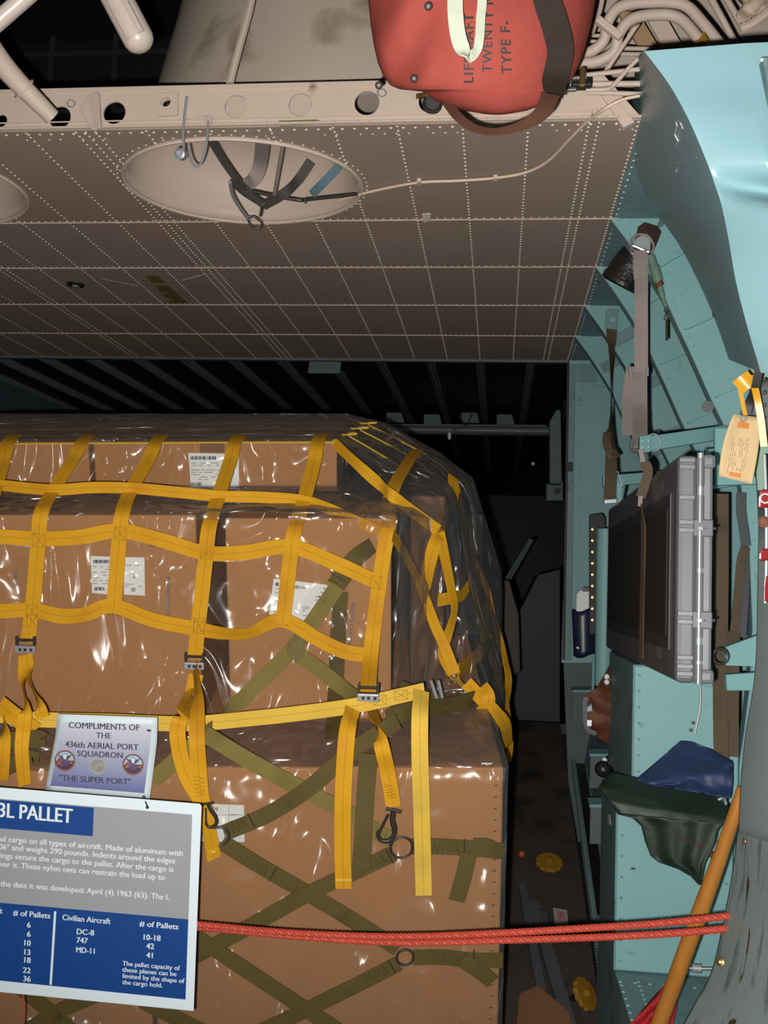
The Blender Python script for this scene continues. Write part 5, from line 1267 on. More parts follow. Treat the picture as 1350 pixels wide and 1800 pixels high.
# stowed lamp
o = thing('inspection_lamp', PY(1100, 470, 3.3), 'black rubber lamp head tucked behind the wide grey strap', 'lamp')
c_ = PY(1112, 462, 3.32); ax = V((0.30, -0.2, 0.55)).normalized()
MB().lathe(c_, ax, ((0.058, -0.085), (0.070, -0.08), (0.070, -0.062), (0.066, -0.052), (0.064, -0.01), (0.056, 0.03), (0.040, 0.06), (0.024, 0.08), (0.022, 0.11), (0.001, 0.11)), 24).build('lamp_head', M['black_rubber'], o, smooth=True)
MB().torus(c_ + ax * -0.064, ax, 0.066, 0.005, 24, 8).build('rim_ring', M['black_rubber'], o, smooth=True)
# second strap farther back
o = thing('litter_strap', PY(1070, 560, FY[2] - 0.02), 'narrow brownish litter strap twisting down from a teal mount to the lower bracket', 'strap')
yq = FY[2] - 0.02
MB().prism([PY(x, y, yq) for x, y in ((1066, 543), (1088, 543), (1085, 580), (1064, 577))], (0, 0.012, 0)).build('mount_plate', M['teal_dull'], o, bevel=0.002)
MB().lathe(PY(1077, 562, yq - 0.002), (0, -1, 0), ((0.012, 0), (0.012, 0.008), (0.006, 0.01), (0.001, 0.01)), 14).build('mount_bolt', M['teal'], o, smooth=True)
P = cr([PY(1075, 579, yq - 0.01), PY(1075, 610, yq - 0.02), PY(1074, 660, yq - 0.03), PY(1075, 720, 3.95), PY(1074, 775, 3.8), PY(1074, 830, 3.73), PY(1071, 884, 3.72)], 8); n_ = len(P)
MB().ribbon(P, 0.044, None, V((0, -1, 0)), 0.003, [math.radians(80) * math.sin(math.pi * min(1, i / n_ * 1.25)) for i in range(n_)]).build('strap_web', M['strap_tan'], o, smooth=True)
wrib([PY(1068, 760, 3.76), PY(1066, 778, 3.74), PY(1075, 800, 3.72), PY(1086, 795, 3.74)], 0.03, 'strap_tan', 'strap_knot', o)
MB().obox(PY(1062, 878, 3.715), (0.046, 0, 0.004), (0, 0.01, 0), (0, 0, -0.016)).build('end_buckle', M['zinc'], o, bevel=0.002)
# cord with pin
o = thing('safety_pin_cord', PY(1160, 480, FY[0] - 0.02), 'green sheathed cord with a dangling dark pin in front of the foremost frame', 'cord')
yq = FY[0] - 0.025
P = cr([PY(1143, 450, yq), PY(1150, 470, yq), PY(1158, 498, yq), PY(1164, 520, yq), PY(1171, 540, yq)], 6)
MB().tube(P, [0.014] * 6 + [0.017] * 6 + [0.010] * 7 + [0.006] * (len(P) - 19), 10).build('sheath', mat('sheath_green', (0.12, 0.20, 0.15), 0.6), o, smooth=True)
MB().tube([PY(1157, 497, yq - 0.004), PY(1161, 503, yq - 0.004)], 0.014, 10).build('clamp_band', M['jacket'], o)
b = MB()
for k in range(3): b.torus(PY(1171, 545 + k * 7, yq), (1, 0.2, 0) if k % 2 else (0, 1, 0), 0.006, 0.0018, 12, 5)
b.build('chain_links', M['dark_iron'], o)
MB().tube([PY(1172, 562, yq), PY(1172, 598, yq)], 0.004, 8).build('pin', M['dark_iron'], o, smooth=True)
o = tag(MB().tube(cr([PY(1176, 355, 2.9), PY(1168, 375, 2.95), PY(1160, 396, 3.02)], 4), 0.008, 8).build('grey_lever', M['teal_dull'], None, smooth=True), 'short grey lever slanting down from the fairing edge toward the maroon plate', 'lever')

# cabinets
YC = 3.0
def cab(p4, yb, name, label, m='teal', vent=True):
    z1, z0 = PY(p4[0], p4[1], YC).z, PY(p4[0], p4[3], YC).z; x0_, x1_ = PY(p4[0], p4[1], YC).x, PY(p4[2], p4[1], YC).x
    o = thing(name, V(((x0_ + x1_) / 2, YC, z0)), label, 'cabinet')
    MB().obox((x0_, YC, z0), (x1_ - x0_, 0, 0), (0, yb - YC, 0), (0, 0, z1 - z0)).build('cabinet_body', M['teal_dull'], o, bevel=0.003)
    MB().obox((x0_ + 0.004, YC - 0.006, z0 + 0.004), (x1_ - x0_ - 0.008, 0, 0), (0, 0.006, 0), (0, 0, z1 - z0 - 0.008)).build('front_panel', M[m], o, bevel=0.003)
    b = MB()
    for k in range(8):
        for xx in (0.018, x1_ - x0_ - 0.02): b.rivet((x0_ + xx, YC - 0.0065, z0 + 0.03 + k * (z1 - z0 - 0.06) / 7), (0, -1, 0), 0.004)
    b.build('panel_screws', M['teal_dull'], o)
    return o, x0_, x1_, z0, z1
ctop = cz0 - 0.003
zt_ = (900 - 0)  # unused guard
pyt = 1168
o, X0, X1, Z0, Z1 = cab((1113, pyt, 1300, 1402), 3.62, 'wall_cabinet', 'upper teal wall cabinet under the grey case, blue cloth on its lower edge')
MB().obox((X0 + 0.12, YC - 0.03, Z1 - 0.035), (0.10, 0, -0.02), (0, 0.024, 0), (0, 0, 0.03)).build('case_support', M['teal'], o, bevel=0.004)
MB().tube(cr([V((X0 + 0.185, YC - 0.012, Z1 - 0.01)), V((X0 + 0.19, YC - 0.012, Z1 - 0.1)), V((X0 + 0.175, YC - 0.012, Z1 - 0.19))], 4), 0.004, 8).build('drain_tube', M['zinc'], o, smooth=True)
for (x, y) in ((1222, 1175), (1218, 1270), (1214, 1283)):
    MB().lathe(PY(x, y, YC - 0.007), (0, -1, 0), ((0.005, 0), (0.005, 0.004), (0.001, 0.005)), 10).build('dark_knob', M['dark_iron'], o, smooth=True)
o, X0b, X1b, Z0b, Z1b = cab((1083, 1412, 1290, 1706), 3.40, 'wall_cabinet', 'lower teal wall cabinet behind the hanging green cloth and orange pole')
b = MB().box((X0b + 0.05, YC - 0.0065, PY(1100, 1525, YC).z), 0.012, 0.001, 0.006); b.build('paint_scuff', M['jacket'], o)
MB().obox((X0b + 0.0, YC - 0.007, PY(1100, 1617, YC).z), (X1b - X0b, 0, 0), (0, 0.002, 0), (0, 0, -0.004)).build('panel_joint', M['teal_dull'], o)
b = MB()
for yy in (1495,): b.prism([PX(1068, 1432, X0b - 0.001), PX(1072, 1432, X0b - 0.001), PX(1074, 1450, X0b - 0.001), PX(1069, 1448, X0b - 0.001)], (-0.001, 0, 0))
b.build('worn_paint', M['white_paint'], o)
# step ledge under the cabinets
led = struct(MB().obox((X0b + 0.004, 2.3, Z0b - 0.02), (1.2, 0, 0), (0, 1.2, 0), (0, 0, 0.018)).build('floor_ledge', M['teal_dull']))
b = MB()
for k in range(12):
    b.rivet((X0b + 0.01, 2.4 + k * 0.045, Z0b - 0.002), (0, 0, 1), 0.006); b.rivet((X0b + 0.01 + k * 0.04, 2.92, Z0b - 0.002), (0, 0, 1), 0.006); b.rivet((X0b + 0.06, 2.6 + k * 0.03, Z0b - 0.002), (0, 0, 1), 0.005)
b.build('rivet_rows', M['teal'], led)
struct(MB().obox((X0b + 0.006, 2.3, -0.02), (0.012, 0, 0), (0, 1.2, 0), (0, 0, Z0b)).build('wall_ledge', M['teal_dull']))
# white wing nuts on the cabinet side
for (x, y, par, lab) in ((1073, 1195, 0, 'white wing nut on the shaded side of the upper cabinet above the orange jacket'), (1069, 1342, 1, 'white wing nut on the shaded cabinet side just above the green cloth')):
    xx = X0 - 0.006; p = PX(x, y, xx)
    o = thing('wing_nut', p, lab, 'wing nut')
    b = MB().ball(p + V((-0.012, 0, 0.010)), 0.009, 8, 6, (1, 0.6, 1.1)); b.build('wing', M['letter_white'], o, smooth=True)
    b = MB().ball(p + V((-0.012, 0, -0.008)), 0.009, 8, 6, (1, 0.6, 1.1)); b.build('wing', M['letter_white'], o, smooth=True)
    MB().tube([p + V((-0.012, 0, 0)), p + V((0.006, 0, 0))], 0.004, 8).build('stud', M['brass'], o, smooth=True)
p = PX(1060, 1352, X0 - 0.03)
tag(MB().ball(p, 0.028, 12, 8, (1, 1, 1)).build('rubber_bumper', M['black_rubber'], None, smooth=True), 'black round bumper beside the lower white wing nut', 'bumper')

# tubes and strip beside the case
def vt(px, y0_, y1_, Y, r, label, name='stowed_tube', m='teal', px1=None):
    o = tag(MB().tube([PY(px, y0_, Y), PY(px1 or px, y1_, Y)], r, 20).build(name, M[m], None, smooth=True), label, 'tube'); return o
vt(1064, 930, 1205, 4.1, 0.0345, 'fat grey teal tube standing on end between the dark strip and thin strut', px1=1060)
o = thing('wall_strut', PY(1090, 1145, 3.8), 'thin teal strut with flattened ends beside the far end of the case', 'strut')
MB().tube([PY(1089, 852, 3.78), PY(1089, 864, 3.78), PY(1089, 880, 3.78), PY(1088, 1100, 3.78), PY(1087, 1125, 3.78), PY(1086, 1142, 3.78)], [0.024, 0.019, 0.0125, 0.0125, 0.017, 0.024], 14).build('strut_tube', M['teal'], o, smooth=True)
o = thing('punched_strip', PY(1044, 1100, 4.5), 'dark upright strip with a row of brassy holes left of the fat tube', 'strip')
MB().prism([PY(x, y, 4.5) for x, y in ((1036, 905), (1058, 902), (1064, 910), (1064, 940), (1050, 945), (1048, 1115), (1036, 1115))], (0, 0.02, 0)).build('strip_plate', M['black'], o, bevel=0.002)
for k in range(9):
    MB().lathe(PY(1042, 930 + k * 20, 4.495), (0, -1, 0), ((0.007, 0), (0.007, 0.004), (0.001, 0.005)), 10).build('brass_eyelet', M['brass'], o, smooth=True)
o = thing('document_pouch', PY(1030, 1150, 4.6), 'dark blue vinyl pouch holding pale papers on the far teal panel', 'pouch')
rows_ = [[PY(1006 + t * (40 - 3 * s) + 3 * s, 1071 + s * 82 + 4 * math.sin(t * 5), 4.62 - 0.02 * math.sin(t * math.pi)) for t in [k / 8 for k in range(9)]] for s in [k / 8 for k in range(9)]]
MB().grid(rows_).build('pouch_body', M['pouch'], o, smooth='all', solid=0.01)
MB().prism([PY(x, y, 4.63) for x, y in ((1014, 1045), (1020, 1038), (1042, 1036), (1042, 1078), (1013, 1076))], (0, 0.004, 0)).build('paper_sheet', M['label'], o)
MB().prism([PY(x, y, 4.62) for x, y in ((1024, 1032), (1040, 1032), (1040, 1040), (1024, 1040))], (0, 0.004, 0)).build('paper_clip', M['dark_iron'], o)
MB().lathe(PY(1016, 1139, 4.595), (0, -1, 0), ((0.006, 0), (0.006, 0.004), (0.001, 0.005)), 10).build('snap', M['steel'], o)
tag(MB().tube([PY(1044, 1150, 4.3), PY(1042, 1215, 4.3)], 0.006, 8).build('drain_pipe', M['teal'], None, smooth=True), 'thin pale drain pipe running down below the blue pouch', 'pipe')

# soft things: a draped cloth from pixel outline columns
def drape(name, cols, m, label, cat, par=None, amp=0.008, seed=1.0, solid=0.004):
    rows_ = []
    for (a_, c_) in cols:
        rows_.append([a_.lerp(c_, k / 16) for k in range(17)])
    n = []
    for i in range(len(rows_) - 1):
        for k in range(6): n.append([p.lerp(q, k / 6) for p, q in zip(rows_[i], rows_[i + 1])])
    n.append(rows_[-1])
    n = [[p - (p - CAM).normalized() * abs(noisy(p, amp * 2.5, 9.0, seed)) for p in r] for r in n]
    return tag(MB().grid(n).build(name, M[m], par, smooth='all', solid=solid), label, cat)
yj = 3.66
drape('jacket', [(PY(1076, 1162, yj), PY(1084, 1160, yj + 0.06)), (PY(1060, 1190, yj - 0.05), PY(1082, 1190, yj)), (PY(1048, 1210, yj - 0.08), PY(1080, 1215, yj - 0.08)), (PY(1030, 1222, yj - 0.1), PY(1078, 1240, yj - 0.1)), (PY(1025, 1245, yj - 0.08), PY(1077, 1270, yj - 0.1)), (PY(1036, 1270, yj - 0.06), PY(1076, 1290, yj - 0.08)), (PY(1050, 1298, yj - 0.02), PY(1074, 1312, yj - 0.04))], 'jacket', 'rust brown jacket hanging on the shaded cabinet side below the fat tube', 'jacket', None, 0.02, 5.0)
jk = bpy.context.scene.objects['jacket']
b = MB(); P = cr([PY(1030, 1225, 3.5), PY(1028, 1245, 3.5), PY(1032, 1280, 3.5), PY(1048, 1290, 3.5)], 5); b.ribbon(P, 0.016, None, V((0, -1, 0)), 0.003)
o = b.build('jacket_strap', M['case_panel'], jk, smooth=True)
MB().obox(PY(1032, 1276, 3.49), (0.015, 0, 0), (0, 0.006, 0), (0, 0, 0.02)).build('strap_buckle', M['steel'], jk)
MB().prism([PY(x, y, 3.5) for x, y in ((1026, 1248), (1040, 1236), (1043, 1250), (1028, 1254))], (0, 0.01, 0)).build('white_patch', M['case_lid'], jk, bevel=0.003)

gy = 2.93
gc = drape('green_cloth', [(PY(1074, 1358, gy + 0.04), PY(1281, 1398, gy - 0.03)), (PY(1062, 1370, gy + 0.02), PY(1280, 1415, gy - 0.06)), (PY(1052, 1384, gy - 0.02), PY(1279, 1432, gy - 0.09)), (PY(1070, 1410, gy - 0.05), PY(1278, 1441, gy - 0.11)), (PY(1086, 1431, gy - 0.06), PY(1277, 1449, gy - 0.12))], 'green_cloth', 'dark green cloth spread over the lower cabinet top, its corner hanging down', 'cloth', None, 0.006, 2.0)
g2 = [(1086, 1431, 1277, 1447), (1112, 1438, 1270, 1450), (1127, 1452, 1262, 1462), (1134, 1480, 1258, 1480), (1144, 1505, 1246, 1503), (1158, 1516, 1238, 1520), (1192, 1527, 1236, 1530), (1215, 1540, 1233, 1545), (1226, 1552, 1231, 1556)]
n = []
for (x0_, y0_, x1_, y1_) in g2:
    n.append([PY(x0_ + (x1_ - x0_) * k / 20, y0_ + (y1_ - y0_) * k / 20, gy - 0.065 - 0.005 * math.sin(k * 0.8 + y0_ * 0.01) - 0.055 * k / 20) for k in range(21)])
MB().grid(n).build('hanging_corner', M['green_cloth'], gc, smooth='all', solid=0.004)
b = MB()
text(b, 'K-175S', lambda x, y: PY(1195 + x * 0.95 + y * 0.2, 1478 + x * 0.38 - y, gy - 0.125), 15, 0.02); b.build('stencil_lettering', M['green_inner'], gc)
bc = drape('blue_cloth', [(PY(1196, 1302, gy + 0.04), PY(1216, 1304, gy + 0.05)), (PY(1170, 1325, gy - 0.02), PY(1252, 1318, gy + 0.0)), (PY(1140, 1352, gy - 0.06), PY(1288, 1340, gy - 0.04)), (PY(1116, 1371, gy - 0.08), PY(1288, 1365, gy - 0.1)), (PY(1150, 1382, gy - 0.11), PY(1286, 1392, gy - 0.14)), (PY(1215, 1390, gy - 0.13), PY(1283, 1404, gy - 0.16))], 'blue_cloth', 'crumpled navy blue cloth heaped on the green cloth beside the cabinet', 'cloth', None, 0.035, 8.0)
tag(MB().tube(cr([PY(1262, 1406, gy - 0.2), PY(1272, 1404, gy - 0.2), PY(1276, 1414, gy - 0.2)], 4), 0.005, 8).build('snap_hook', M['steel'], None, smooth=True), 'small bright hook at the edge of the green cloth near the frame', 'hook')
tag(MB().tube([PY(1243, 1497, gy - 0.1), PY(1258, 1508, gy - 0.1)], 0.008, 8).build('brass_fitting', M['jacket'], None, smooth=True), 'corroded brass fitting between the green cloth corner and orange pole', 'fitting')

# webbing and gear behind the case
o = thing('seat_webbing', PY(1268, 1340, 2.95), 'wide brown seat webbing hanging straight down right behind the grey case', 'webbing')
wrib([PY(1268, 868, 2.95), PY(1268, 1000, 2.95), PY(1266, 1180, 2.95), PY(1267, 1300, 2.93), PY(1270, 1348, 2.9)], 0.040, 'strap_tan', 'webbing_band', o, V((0, -1, 0)))
wrib([PY(1290, 1110, 2.99), PY(1288, 1230, 2.99), PY(1286, 1330, 2.97)], 0.034, 'strap_tan', 'webbing_band', o, V((0, -1, 0)))
o = thing('twisted_strap', PY(1305, 960, 3.05), 'twisted dark strap with a brown lower half against the riveted frame', 'strap')
wrib([PY(1303, 866, 3.05), PY(1303, 900, 3.05), PY(1308, 935, 3.05), PY(1311, 960, 3.05)], 0.028, 'case_panel', 'strap_upper', o, V((0, -1, 0)), tw=None)
wrib([PY(1311, 962, 3.05), PY(1303, 985, 3.04), PY(1298, 1040, 3.03), PY(1290, 1120, 3.02)], 0.026, 'strap_tan', 'strap_lower', o, V((0, -1, 0)))
wrib([PY(1309, 962, 3.07), PY(1309, 1030, 3.06), PY(1304, 1120, 3.05)], 0.026, 'case_panel', 'strap_lower', o, V((0, -1, 0)))
for k, (p4, lab) in enumerate(((((1274, 1138), (1334, 1116), (1331, 1172), (1276, 1170)), 'upper teal tapered lug plate beside the brown webbing'), (((1276, 1186), (1332, 1182), (1330, 1214), (1278, 1214)), 'lower teal lug plate beside the brown webbing'))):
    tag(MB().prism([PY(x, y, 2.86) for x, y in p4], (0, 0.03, 0)).build('lug_plate', M['teal'], None, bevel=0.002), lab, 'plate')
tag(MB().torus(PY(1266, 1154, 2.7), (0.2, -1, 0), 0.020, 0.004, 20, 8).build('tie_down_ring', M['dark_iron'], None, smooth=True), 'dark steel ring between the case corner and the upper lug plate', 'ring')
for (x, y, s) in ((1280, 880, 1), (1280, 895, 1)):
    pass
o = tag(MB().obox(PY(1256, 853, 3.0), PY(1345, 851, 3.0) - PY(1256, 853, 3.0), (0, 0.02, 0), (0, 0, 0.17)).build('web_panel', M['teal'], None, bevel=0.002), 'flat teal panel closing the wall behind the paper tag', 'panel')
tag(MB().tube([PY(1195, 1702, 2.9), PY(1262, 1703, 2.9)], 0.005, 8).build('latch_pin', M['steel'], None, smooth=True), 'bright latch pin crossing behind the orange pole near the ledge', 'pin')
o = tag(MB().lathe(PY(1224, 1702, 2.89), (1, 0, 0), ((0.012, -0.012), (0.012, 0.012)), 12).build('pin_collar', M['zinc'], None, smooth=True), 'grey collar on the bright latch pin beside the orange pole', 'collar')

# ================================================================== ROPES, POLE, SIGN, NOTICE
o = tag(MB().tube(cr([PC(1306, 1385, 2.34), PC(1262, 1517, 2.36), PC(1206, 1670, 2.38), PC(1148, 1830, 2.40)], 6), [0.0135 + 0.006 * min(1, i / 9) for i in range(19)], 20).build('pole', M['wood'], None, smooth=True), 'orange varnished wooden pole leaning against the chipped door jamb', 'pole')
rows_ = []
for i in range(12):
    t = i / 11
    rows_.append([PC(1176 - 78 * t - 40 * t * (k / 10) * 0 + (1168 - 1176 + 0) * 0 + k * (2 + 6.0 * t), 1722 + 90 * t + k * 1.0, 2.46 + 0.02 * math.sin(k * 1.3 + i * 0.5)) for k in range(11)])
tag(MB().grid(rows_).build('red_flag', M['red_cloth'], None, smooth='all', solid=0.003), 'bright red flag cloth gathered behind the foot of the orange pole', 'flag')
def rope(pts, label, r=0.0074):
    P = cr(pts, 60); ln = [0]
    for i in range(1, len(P)): ln.append(ln[-1] + (P[i] - P[i - 1]).length)
    m = len(P); T = [(P[min(i + 1, m - 1)] - P[max(i - 1, 0)]).normalized() for i in range(m)]
    b = MB()
    for s in range(3):
        q = []
        for i in range(m):
            e1 = V((0, 0, 1)); e1 = (e1 - T[i] * e1.dot(T[i])).normalized(); e2 = T[i].cross(e1); a = ln[i] / 0.028 * 2 * math.pi + s * 2 * math.pi / 3
            q.append(P[i] + (e1 * math.cos(a) + e2 * math.sin(a)) * r * 0.52)
        b.tube(q, r * 0.58, 7)
    return tag(b.build('rope', M['rope_red'], None, smooth=True), label, 'rope')
rope([PC(250, 1618, 2.34), PC(350, 1625, 2.34), PC(520, 1640, 2.3), (PC(700, 1646, 2.26)), PC(880, 1640, 2.2), PC(1040, 1631, 2.16), PC(1160, 1623, 2.12), PC(1292, 1609, 2.08)], 'upper of the two red barrier ropes crossing in front of the cartons')
rope([PC(250, 1622, 2.365), PC(350, 1630, 2.362), PC(520, 1646, 2.325), PC(700, 1657, 2.275), PC(880, 1653, 2.2), PC(1040, 1648, 2.16), PC(1160, 1642, 2.12), PC(1286, 1632, 2.08)], 'lower of the two red barrier ropes crossing in front of the cartons')
# information sign
dS = 2.33
def SP(x, y, k=0.0): return PC(x, y, dS - k)
exs, eys = V((1, 0.0835)), V((0.0415, -1))
sg = thing('information_sign', SP(60, 1760), 'white blue and grey information board headed PALLET in front of the cartons', 'sign')
def quad(p, m, name, k, par=sg, th=0.004, bevel=0):
    q = [SP(x, y, k) for x, y in p]; return MB().prism(q, (SP(0, 1500, k + th) - SP(0, 1500, k))).build(name, M[m], par, bevel=bevel)
quad([(-390, 1352), (351, 1413), (354, 1417), (340, 1777), (-405, 1704)], 'sign_white', 'sign_board', 0, bevel=0.001)
quad([(-375, 1373), (338, 1432), (331, 1619), (-382, 1553)], 'sign_grey', 'grey_field', 0.0045, th=0.0006)
quad([(-382, 1553), (331, 1616), (326, 1757), (-388, 1684)], 'sign_blue', 'blue_field', 0.0050, th=0.0006)
quad([(-375, 1373), (165, 1420), (163, 1470), (-377, 1424)], 'sign_blue', 'title_field', 0.0055, th=0.0006)
def width(body):
    b = MB(); q = []
    text(b, body, lambda x, y: V((x, y, 0)), 1.0, 0.0)
    return max(p.x for p in b.v)
def sline(mb, body, x, y, size, w=None, part=None, bold=0.010, align='LEFT', sl=0.086):
    """a line of sign print; part (or all) of it is w pixels wide"""
    k = size if w is None else w / width(part or body)
    text(mb, body, lambda u, v: SP(x + u * k + v * size * 0.0415, y + u * k * sl - v * size, 0.0068), 1.0, bold, align)
lt = MB(); sline(lt, '463L PALLET', 127, 1447, 36, 94, 'PALLET', 0.03, 'RIGHT'); lt.build('title_lettering', M['letter_white'], sg)
lt = MB()
for body, part, w, x, y in (('PALLETS are used to haul cargo on all types of aircraft. Made of aluminum with', 'ul cargo on all types of aircraft. Made of aluminum with', 321, 322, 1505), ('indents it is 88" by 106" and weighs 290 pounds. Indents around the edges', '6" and weighs 290 pounds. Indents around the edges', 303, 308, 1518),
                      ('and tie down rings secure the cargo to the pallet. After the cargo is', 'ings secure the cargo to the pallet. After the cargo is', 304, 305, 1533), ('loaded nets go over it. These nylon nets can restrain the load up to', 'ver it. These nylon nets can restrain the load up to', 290, 290, 1547), ('The number is the date it was developed: April (4) 1963 (63). The L', 'the date it was developed: April (4) 1963 (63). The L', 297, 298, 1582)):
    sline(lt, body, x, y, 14.0, w, part, 0.012, 'RIGHT', 0.082)
lt.build('paragraph_lettering', M['letter_white'], sg)
lt = MB()
sline(lt, 'Military Aircraft', 4, 1606, 14, 85, None, 0.02, 'RIGHT'); sline(lt, '# of Pallets', 23, 1609, 14, 65, None, 0.02); sline(lt, 'Civilian Aircraft', 109, 1617, 14, 85, None, 0.02); sline(lt, '# of Pallets', 245, 1628, 14, 68, None, 0.02)
for t_, y in (('6', 1631), ('6', 1647), ('10', 1663), ('13', 1679), ('18', 1693), ('22', 1711), ('36', 1726)): sline(lt, t_, 54, y, 14, None, None, 0.025, 'RIGHT')
for t_, x, y, w in (('DC-8', 134, 1642, 31), ('747', 134, 1657, 20), ('MD-11', 133, 1674, 33)): sline(lt, t_, x, y, 14, w, None, 0.025)
for t_, x, y in (('10-18', 266, 1653), ('42', 264, 1668), ('41', 264, 1684)): sline(lt, t_, x, y, 14, None, None, 0.025, 'CENTER')
lt.build('table_lettering', M['letter_white'], sg)
lt = MB()
for t_, y, w in (('The pallet capacity of', 1697, 101), ('these planes can be', 1708, 95), ('limited by the shape of', 1719, 109), ('the cargo hold.', 1730, 70)): sline(lt, t_, 215, y, 11.4, w, None, 0.018)
lt.build('note_lettering', M['letter_white'], sg)
quad([(95, 1602), (99, 1602), (91, 1731), (87, 1731)], 'letter_white', 'divider_line', 0.006, th=0.0006)
o = tag(MB().tube(cr([PC(251, 1400, dS + 0.08), PC(256, 1410, dS - 0.01), PC(259, 1418, dS - 0.012)], 5), 0.0016, 6).build('hang_cord', M['black'], None, smooth=True), 'short dark cord tying the information board below the paper notice', 'cord')
MB().ball(PC(259, 1419, dS - 0.012), 0.004, 8, 6).build('cord_knot', M['black'], o, smooth=True)
tag(MB().tube(cr([PC(40, 1745, dS + 0.02), PC(42, 1775, dS + 0.02), PC(38, 1830, dS + 0.02)], 5), 0.0018, 6).build('red_thread', M['rope_red'], None, smooth=True), 'thin red string dangling below the information board', 'string')
# paper notice
dN_ = PD(180, 1330, D1 - 0.085)
def NP(x, y, k=0.0): return PD(x, y, D1 - 0.085 - k - 0.006 * math.sin((x - 90) * 0.02) - 0.012 * max(0, (y - 1340) / 70))
nt_ = thing('paper_notice', NP(180, 1400), 'white to blue paper notice of the aerial port squadron pinned to the yellow belt strap', 'notice')
def edge(t):                                            # left and right edge of the curled sheet
    y = t
    l = (101 + (98 - 101) * y / 0.25, 1255 + 36 * y / 0.25) if y < 0.25 else (98 - (98 - 79) * (y - 0.25) / 0.75, 1291 + (1391 - 1291) * (y - 0.25) / 0.75)
    r = (277 - 3 * y, 1261 + 43 * y / 0.3) if y < 0.3 else (276 - 13 * (y - 0.3) / 0.7, 1304 + (1407 - 1304) * (y - 0.3) / 0.7)
    return l, r
def nq(t0, t1, s0, s1, k, n=10, ms=12):
    rows_ = []
    for i in range(n + 1):
        l, r = edge(t0 + (t1 - t0) * i / n)
        rows_.append([NP(l[0] + (r[0] - l[0]) * (s0 + (s1 - s0) * j / ms), l[1] + (r[1] - l[1]) * (s0 + (s1 - s0) * j / ms), k) for j in range(ms + 1)])
    return rows_
MB().grid(nq(0, 1, 0, 1, 0)).build('paper_sheet', M['sign_white'], nt_, smooth='all', solid=0.001)
c0, c1 = lin((214, 212, 226)), lin((108, 112, 170))
pm = bpy.data.materials.new('printed_gradient'); pm.use_nodes = True
N_ = pm.node_tree.nodes; K_ = pm.node_tree.links; uvn = N_.new('ShaderNodeUVMap'); sp_ = N_.new('ShaderNodeSeparateXYZ'); rmp = N_.new('ShaderNodeMix'); rmp.data_type = 'RGBA'
rmp.inputs['A'].default_value = (0.58, 0.60, 0.66, 1); rmp.inputs['B'].default_value = (0.12, 0.135, 0.32, 1)
K_.new(uvn.outputs[0], sp_.inputs[0]); K_.new(sp_.outputs['Y'], rmp.inputs['Factor']); K_.new(rmp.outputs['Result'], N_['Principled BSDF'].inputs['Base Color'])
b = MB(); rws = nq(0.10, 0.92, 0.04, 0.94, 0.0012, 12, 12)
b.grid(rws)
for i in range(13):
    for j in range(13): b.uv[i * 13 + j] = (j / 12, i / 12)
b.build('printed_field', pm, nt_, smooth='all')
b = MB()
for body, x, y, sz, sl in (('COMPLIMENTS OF', 183, 1282, 15.2, 0.035), ('THE', 182, 1298, 14.5, 0.04), ('436th AERIAL PORT', 179, 1316, 15.0, 0.045), ('SQUADRON', 176, 1331, 14.5, 0.05), ('"THE SUPER PORT"', 167, 1376, 15.0, 0.06)):
    text(b, body, lambda u, v: NP(x + u, y + u * sl - v, 0.0022), sz, 0.024, 'CENTER')
b.build('lettering', mat('print_navy', (0.06, 0.045, 0.09), 0.7), nt_)
def emblem(x, y, r, ring):
    def C(rr, k, a0=0, a1=2 * math.pi, n=24, sy=1.0): return [NP(x + rr * math.cos(a0 + (a1 - a0) * i / n), y - rr * sy * math.sin(a0 + (a1 - a0) * i / n), k) for i in range(n if a1 - a0 > 6.2 else n + 1)]
    o = MB().poly(C(r, 0.0020)).build('emblem', mat('emblem_ring', (0.22, 0.09, 0.085), 0.6) if ring else mat('emblem_disc', (0.36, 0.36, 0.33), 0.6, var=0.25, scale=200), nt_)
    if ring:
        MB().poly(C(r * 0.84, 0.0026, 0, math.pi)).build('emblem_sky', mat('emblem_sky', (0.36, 0.52, 0.58), 0.6), o)
        MB().poly(C(r * 0.84, 0.0026, math.pi, 2 * math.pi)).build('emblem_ground', mat('emblem_ground', (0.07, 0.035, 0.05), 0.6), o)
        MB().poly([NP(x + a_ * r, y - c_ * r, 0.0030) for a_, c_ in ((-0.75, 0.62), (-0.3, 0.45), (0, 0.7), (0.3, 0.45), (0.75, 0.62), (0.35, 0.15), (0, -0.05), (-0.35, 0.15))]).build('emblem_bird', mat('emblem_bird', (0.10, 0.09, 0.16), 0.6), o)
        MB().poly([NP(x + a_ * r, y - c_ * r, 0.0034) for a_, c_ in ((-0.2, 0.5), (0, 0.62), (0.2, 0.5), (0.12, 0.2), (0, 0.1), (-0.12, 0.2))]).build('emblem_head', M['letter_white'], o)
        MB().poly([NP(x + a_ * r, y - c_ * r, 0.0030) for a_, c_ in ((-0.5, -0.2), (0, 0.05), (0.5, -0.2), (0.2, -0.5), (-0.2, -0.5))]).build('emblem_plane', mat('emblem_plane', (0.11, 0.06, 0.17), 0.6), o)
        for s in (-1, 1): MB().poly([NP(x + s * a_ * r, y - c_ * r, 0.0030) for a_, c_ in ((0.5, -0.12), (0.74, -0.08), (0.66, -0.36), (0.5, -0.28))]).build('emblem_flash', mat('emblem_orange', (0.42, 0.14, 0.03), 0.6), o)
    else:
        MB().poly(C(r * 0.86, 0.0024)).build('emblem_face', mat('emblem_face', (0.27, 0.27, 0.24), 0.6, var=0.6, scale=160), o)
emblem(114, 1337, 18.5, True); emblem(234, 1344, 18.8, True); emblem(172, 1347, 14.2, False)
